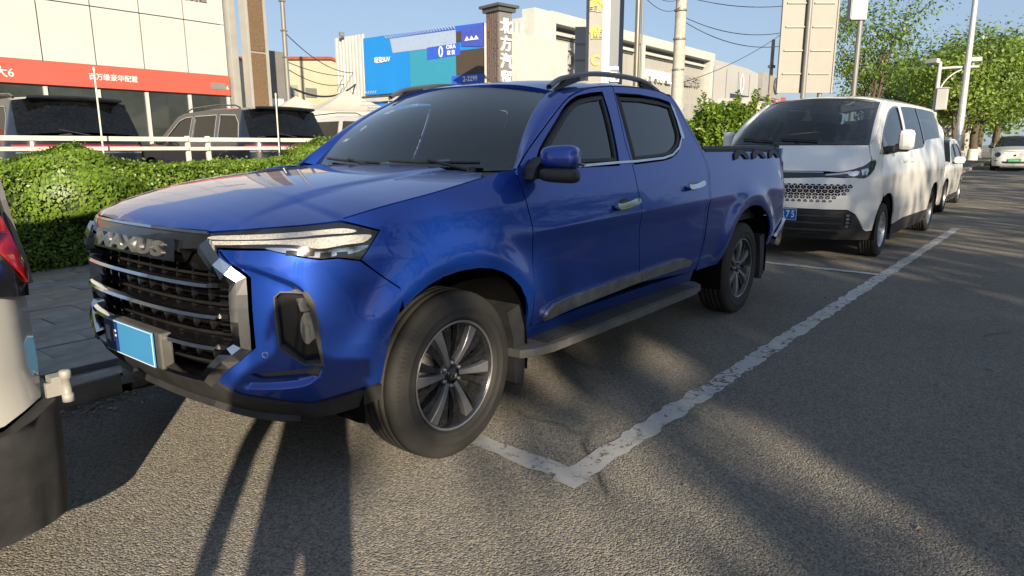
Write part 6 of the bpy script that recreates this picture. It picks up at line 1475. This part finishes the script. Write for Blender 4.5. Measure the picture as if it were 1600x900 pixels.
# loose green shrub between pickup and van
def shrub():
    T = thing('green_shrub', 'big loose green shrub between the pickup tail and the white van', 'shrub', (19.7, 5.7, .1)); r = np.random.default_rng(51); P = []; N = []
    m = MB()
    for i in range(105):
        a = r.uniform(0, 6.283); e = r.uniform(.15, 1.0); L_ = r.uniform(.8, 1.0)*(2.0+1.25*e**2+(.35 if r.uniform() > .85 else 0)); d = np.array([math.cos(a)*(1-e*.70)*.98, math.sin(a)*(1-e*.70)*.98, .32+e*.68]); d /= np.linalg.norm(d)
        d[0] *= 1.0; pts = [d*L_*t+np.array([0, 0, -.12*(1-e)*t*t*L_]) for t in np.linspace(0, 1, 5)]; m.tube([tuple(v) for v in pts], [.022, .018, .013, .009, .004], 5, cap=False)
        k = 260; t = r.uniform(.22, 1.03, k); q = np.array(pts[0])*0+d*L_*t[:, None]; q[:, 2] -= .12*(1-e)*t**2*L_; q += r.normal(0, 1, (k, 3))*(.16*(1.25-t))[:, None]; q = q[q[:, 2] > .05]; P.append(q); N.append(np.tile(d+[0, 0, .4], (len(q), 1)))
    foliage('leaves', np.vstack(P), np.vstack(N), .055, HEDGE_LEAF, T, 52); o = m.build('stems', TWIG, T); o['kind'] = 'stuff'
    r2 = np.random.default_rng(53); n = 9000; d = r2.normal(0, 1, (n, 3)); d /= np.linalg.norm(d, axis=1, keepdims=True); c = d*r2.uniform(.3, 1, (n, 1))**.4*np.array([1.45, 1.3, 1.25])+np.array([0, 0, 1.40]); c = c[c[:, 2] > .05]
    foliage('inner_leaves', c, np.tile([0, 0, 1.], (len(c), 1)), .07, HEDGE_LEAF, T, 54)
shrub()
# street trees across the road, behind the camera: they shade the pickup flank and mirror in its doors
farside = strip('pavement', -30, 60, -24, -15.0, .11, PAVE)
AC = 'trees across the road'
for i, (x, y, h, rad, n) in enumerate(((-10.4, -19.0, 10.6, 3.0, 5500), (-5.2, -19.6, 9.8, 3.2, 2100), (.4, -18.8, 9.2, 2.9, 1300), (6.2, -19.4, 9.8, 3.0, 1500), (12.5, -19, 9.4, 3.0, 1600), (19, -19.3, 9.8, 3.2, 3800), (27, -19.2, 9.8, 3.4, 3800), (36, -19.0, 9.8, 3.4, 3600))):
    tree('street tree across the road, %s from the pickup nose' % ('first second third fourth fifth sixth seventh eighth'.split()[i]), x, y, .1, h, rad, .19, n, .17, TREE_LEAF, 70+i, low=(.53 if i == 0 else .30), group=AC, clumps=(60 if i == 0 else 24))

# ------------------------------------------------------------------ the photographer, whose shadow falls on the bumper
def person():
    T = thing('person', 'person in dark jacket and trousers holding up a phone, casting the foreground shadow', 'person', (-2.47, -3.02, 0), RAD(52))
    V = [(0, 0, .95), (0, 0, 1.12), (0, 0, 1.32), (0, 0, 1.44), (0.02, 0, 1.52), (.03, 0, 1.60), (.02, 0, 1.68),
         (0, .09, .90), (.015, .10, .50), (-.02, .11, .09), (.12, .12, .04), (0, -.09, .90), (.02, -.10, .50), (-.02, -.11, .09), (.12, -.12, .04),
         (0, .18, 1.40), (-.02, .285, 1.12), (.02, .300, .86), (.04, .295, .76),
         (0, -.18, 1.40), (.10, -.27, 1.14), (.30, -.22, 1.26), (.36, -.19, 1.31)]
    E = [(0, 1), (1, 2), (2, 3), (3, 4), (4, 5), (5, 6), (0, 7), (7, 8), (8, 9), (9, 10), (0, 11), (11, 12), (12, 13), (13, 14), (3, 15), (15, 16), (16, 17), (17, 18), (3, 19), (19, 20), (20, 21), (21, 22)]
    R = [.15, .14, .16, .11, .06, .085, .08, .10, .065, .05, .04, .10, .065, .05, .04, .075, .052, .042, .035, .075, .052, .042, .035]
    me = bpy.data.meshes.new('body'); me.from_pydata(V, E, []); o = bpy.data.objects.new('body', me); link(o)
    sk = o.modifiers.new('skin', 'SKIN'); me.skin_vertices[0].data[0].use_root = True
    for i, r in enumerate(R): me.skin_vertices[0].data[i].radius = (r, r*(1.15 if i in (0, 1, 2) else 1))
    o.modifiers.new('sub', 'SUBSURF').levels = 2
    dg = bpy.context.evaluated_depsgraph_get(); bm_ = bpy.data.meshes.new_from_object(o.evaluated_get(dg)); bpy.data.objects.remove(o)
    bm_.materials.clear()
    for mt in (M_plain('jacket_dark', (.03, .032, .04), .85), M_plain('trousers_dark', (.025, .025, .03), .9), M_plain('skin_tone', (.42, .27, .19), .6), M_plain('shoe_black', (.02, .02, .02), .6)): bm_.materials.append(mt)
    for p in bm_.polygons:
        c = p.center; p.use_smooth = True; p.material_index = 3 if c.z < .09 else 2 if (c.z > 1.49 or (c.z < .80 and c.y > .24) or c.x > .335) else 1 if c.z < .92 and abs(c.y) < .24 else 0
    body = obj('body', bm_, None, T)
    m = MB(); rows = []
    for i in range(9):
        th = math.pi*.60*i/8; rows.append([(.015+.098*math.sin(th)*math.cos(a)-.02, .088*math.sin(th)*math.sin(a), 1.645+.085*math.cos(th)) for a in np.linspace(0, 2*math.pi, 17)])
    m.grid(rows, flip=True); m.build('hair', M_plain('hair_black', (.012, .011, .010), .6), T)
    m = MB(); m.tube([(.115, 0, 1.635), (.135, 0, 1.60), (.118, 0, 1.585)], [.010, .016, .010], 6); m.build('nose', bm_.materials[2], T)
    for s in (-1, 1): m = MB(); m.lathe([(0, -.008), (.022, -.006), (.022, .006), (0, .008)], 10, 'Y'); m.build('ear', bm_.materials[2], T, (.02, s*.092, 1.60))
    for (bx, by, bz), fx in (((.05, .295, .745), 0), ((.375, -.195, 1.32), 1)):
        for k in range(4):
            m = MB(); d = (k-1.5)*.017
            if fx: m.tube([(bx, by, bz-.03+d*1.2), (bx+.03, by+.03, bz-.03+d*1.2), (bx+.035, by+.06, bz-.028+d*1.2)], [.009, .0085, .007], 6)
            else: m.tube([(bx+d, by, bz), (bx+d+.004, by-.004, bz-.045), (bx+d+.012, by-.014, bz-.075+abs(d)*.4)], [.009, .0085, .007], 6)
            m.build('finger', bm_.materials[2], body)
        m = MB(); m.tube([(bx+.01, by-.01, bz+.02), (bx+.045, by-.02, bz-.01), (bx+.055, by-.02, bz-.035)] if not fx else [(bx-.01, by, bz+.01), (bx+.0, by+.035, bz+.015), (bx+.01, by+.06, bz+.012)], [.011, .010, .008], 6); m.build('thumb', bm_.materials[2], body)
person()
ph = box_obj('phone', (-2.125, -2.894, 1.355), (.008, .15, .075), BLKGLOSS, None, bev=.004, rz=CAM_YAW); tag(ph, 'black phone held up at the camera position by the photographer', 'phone')
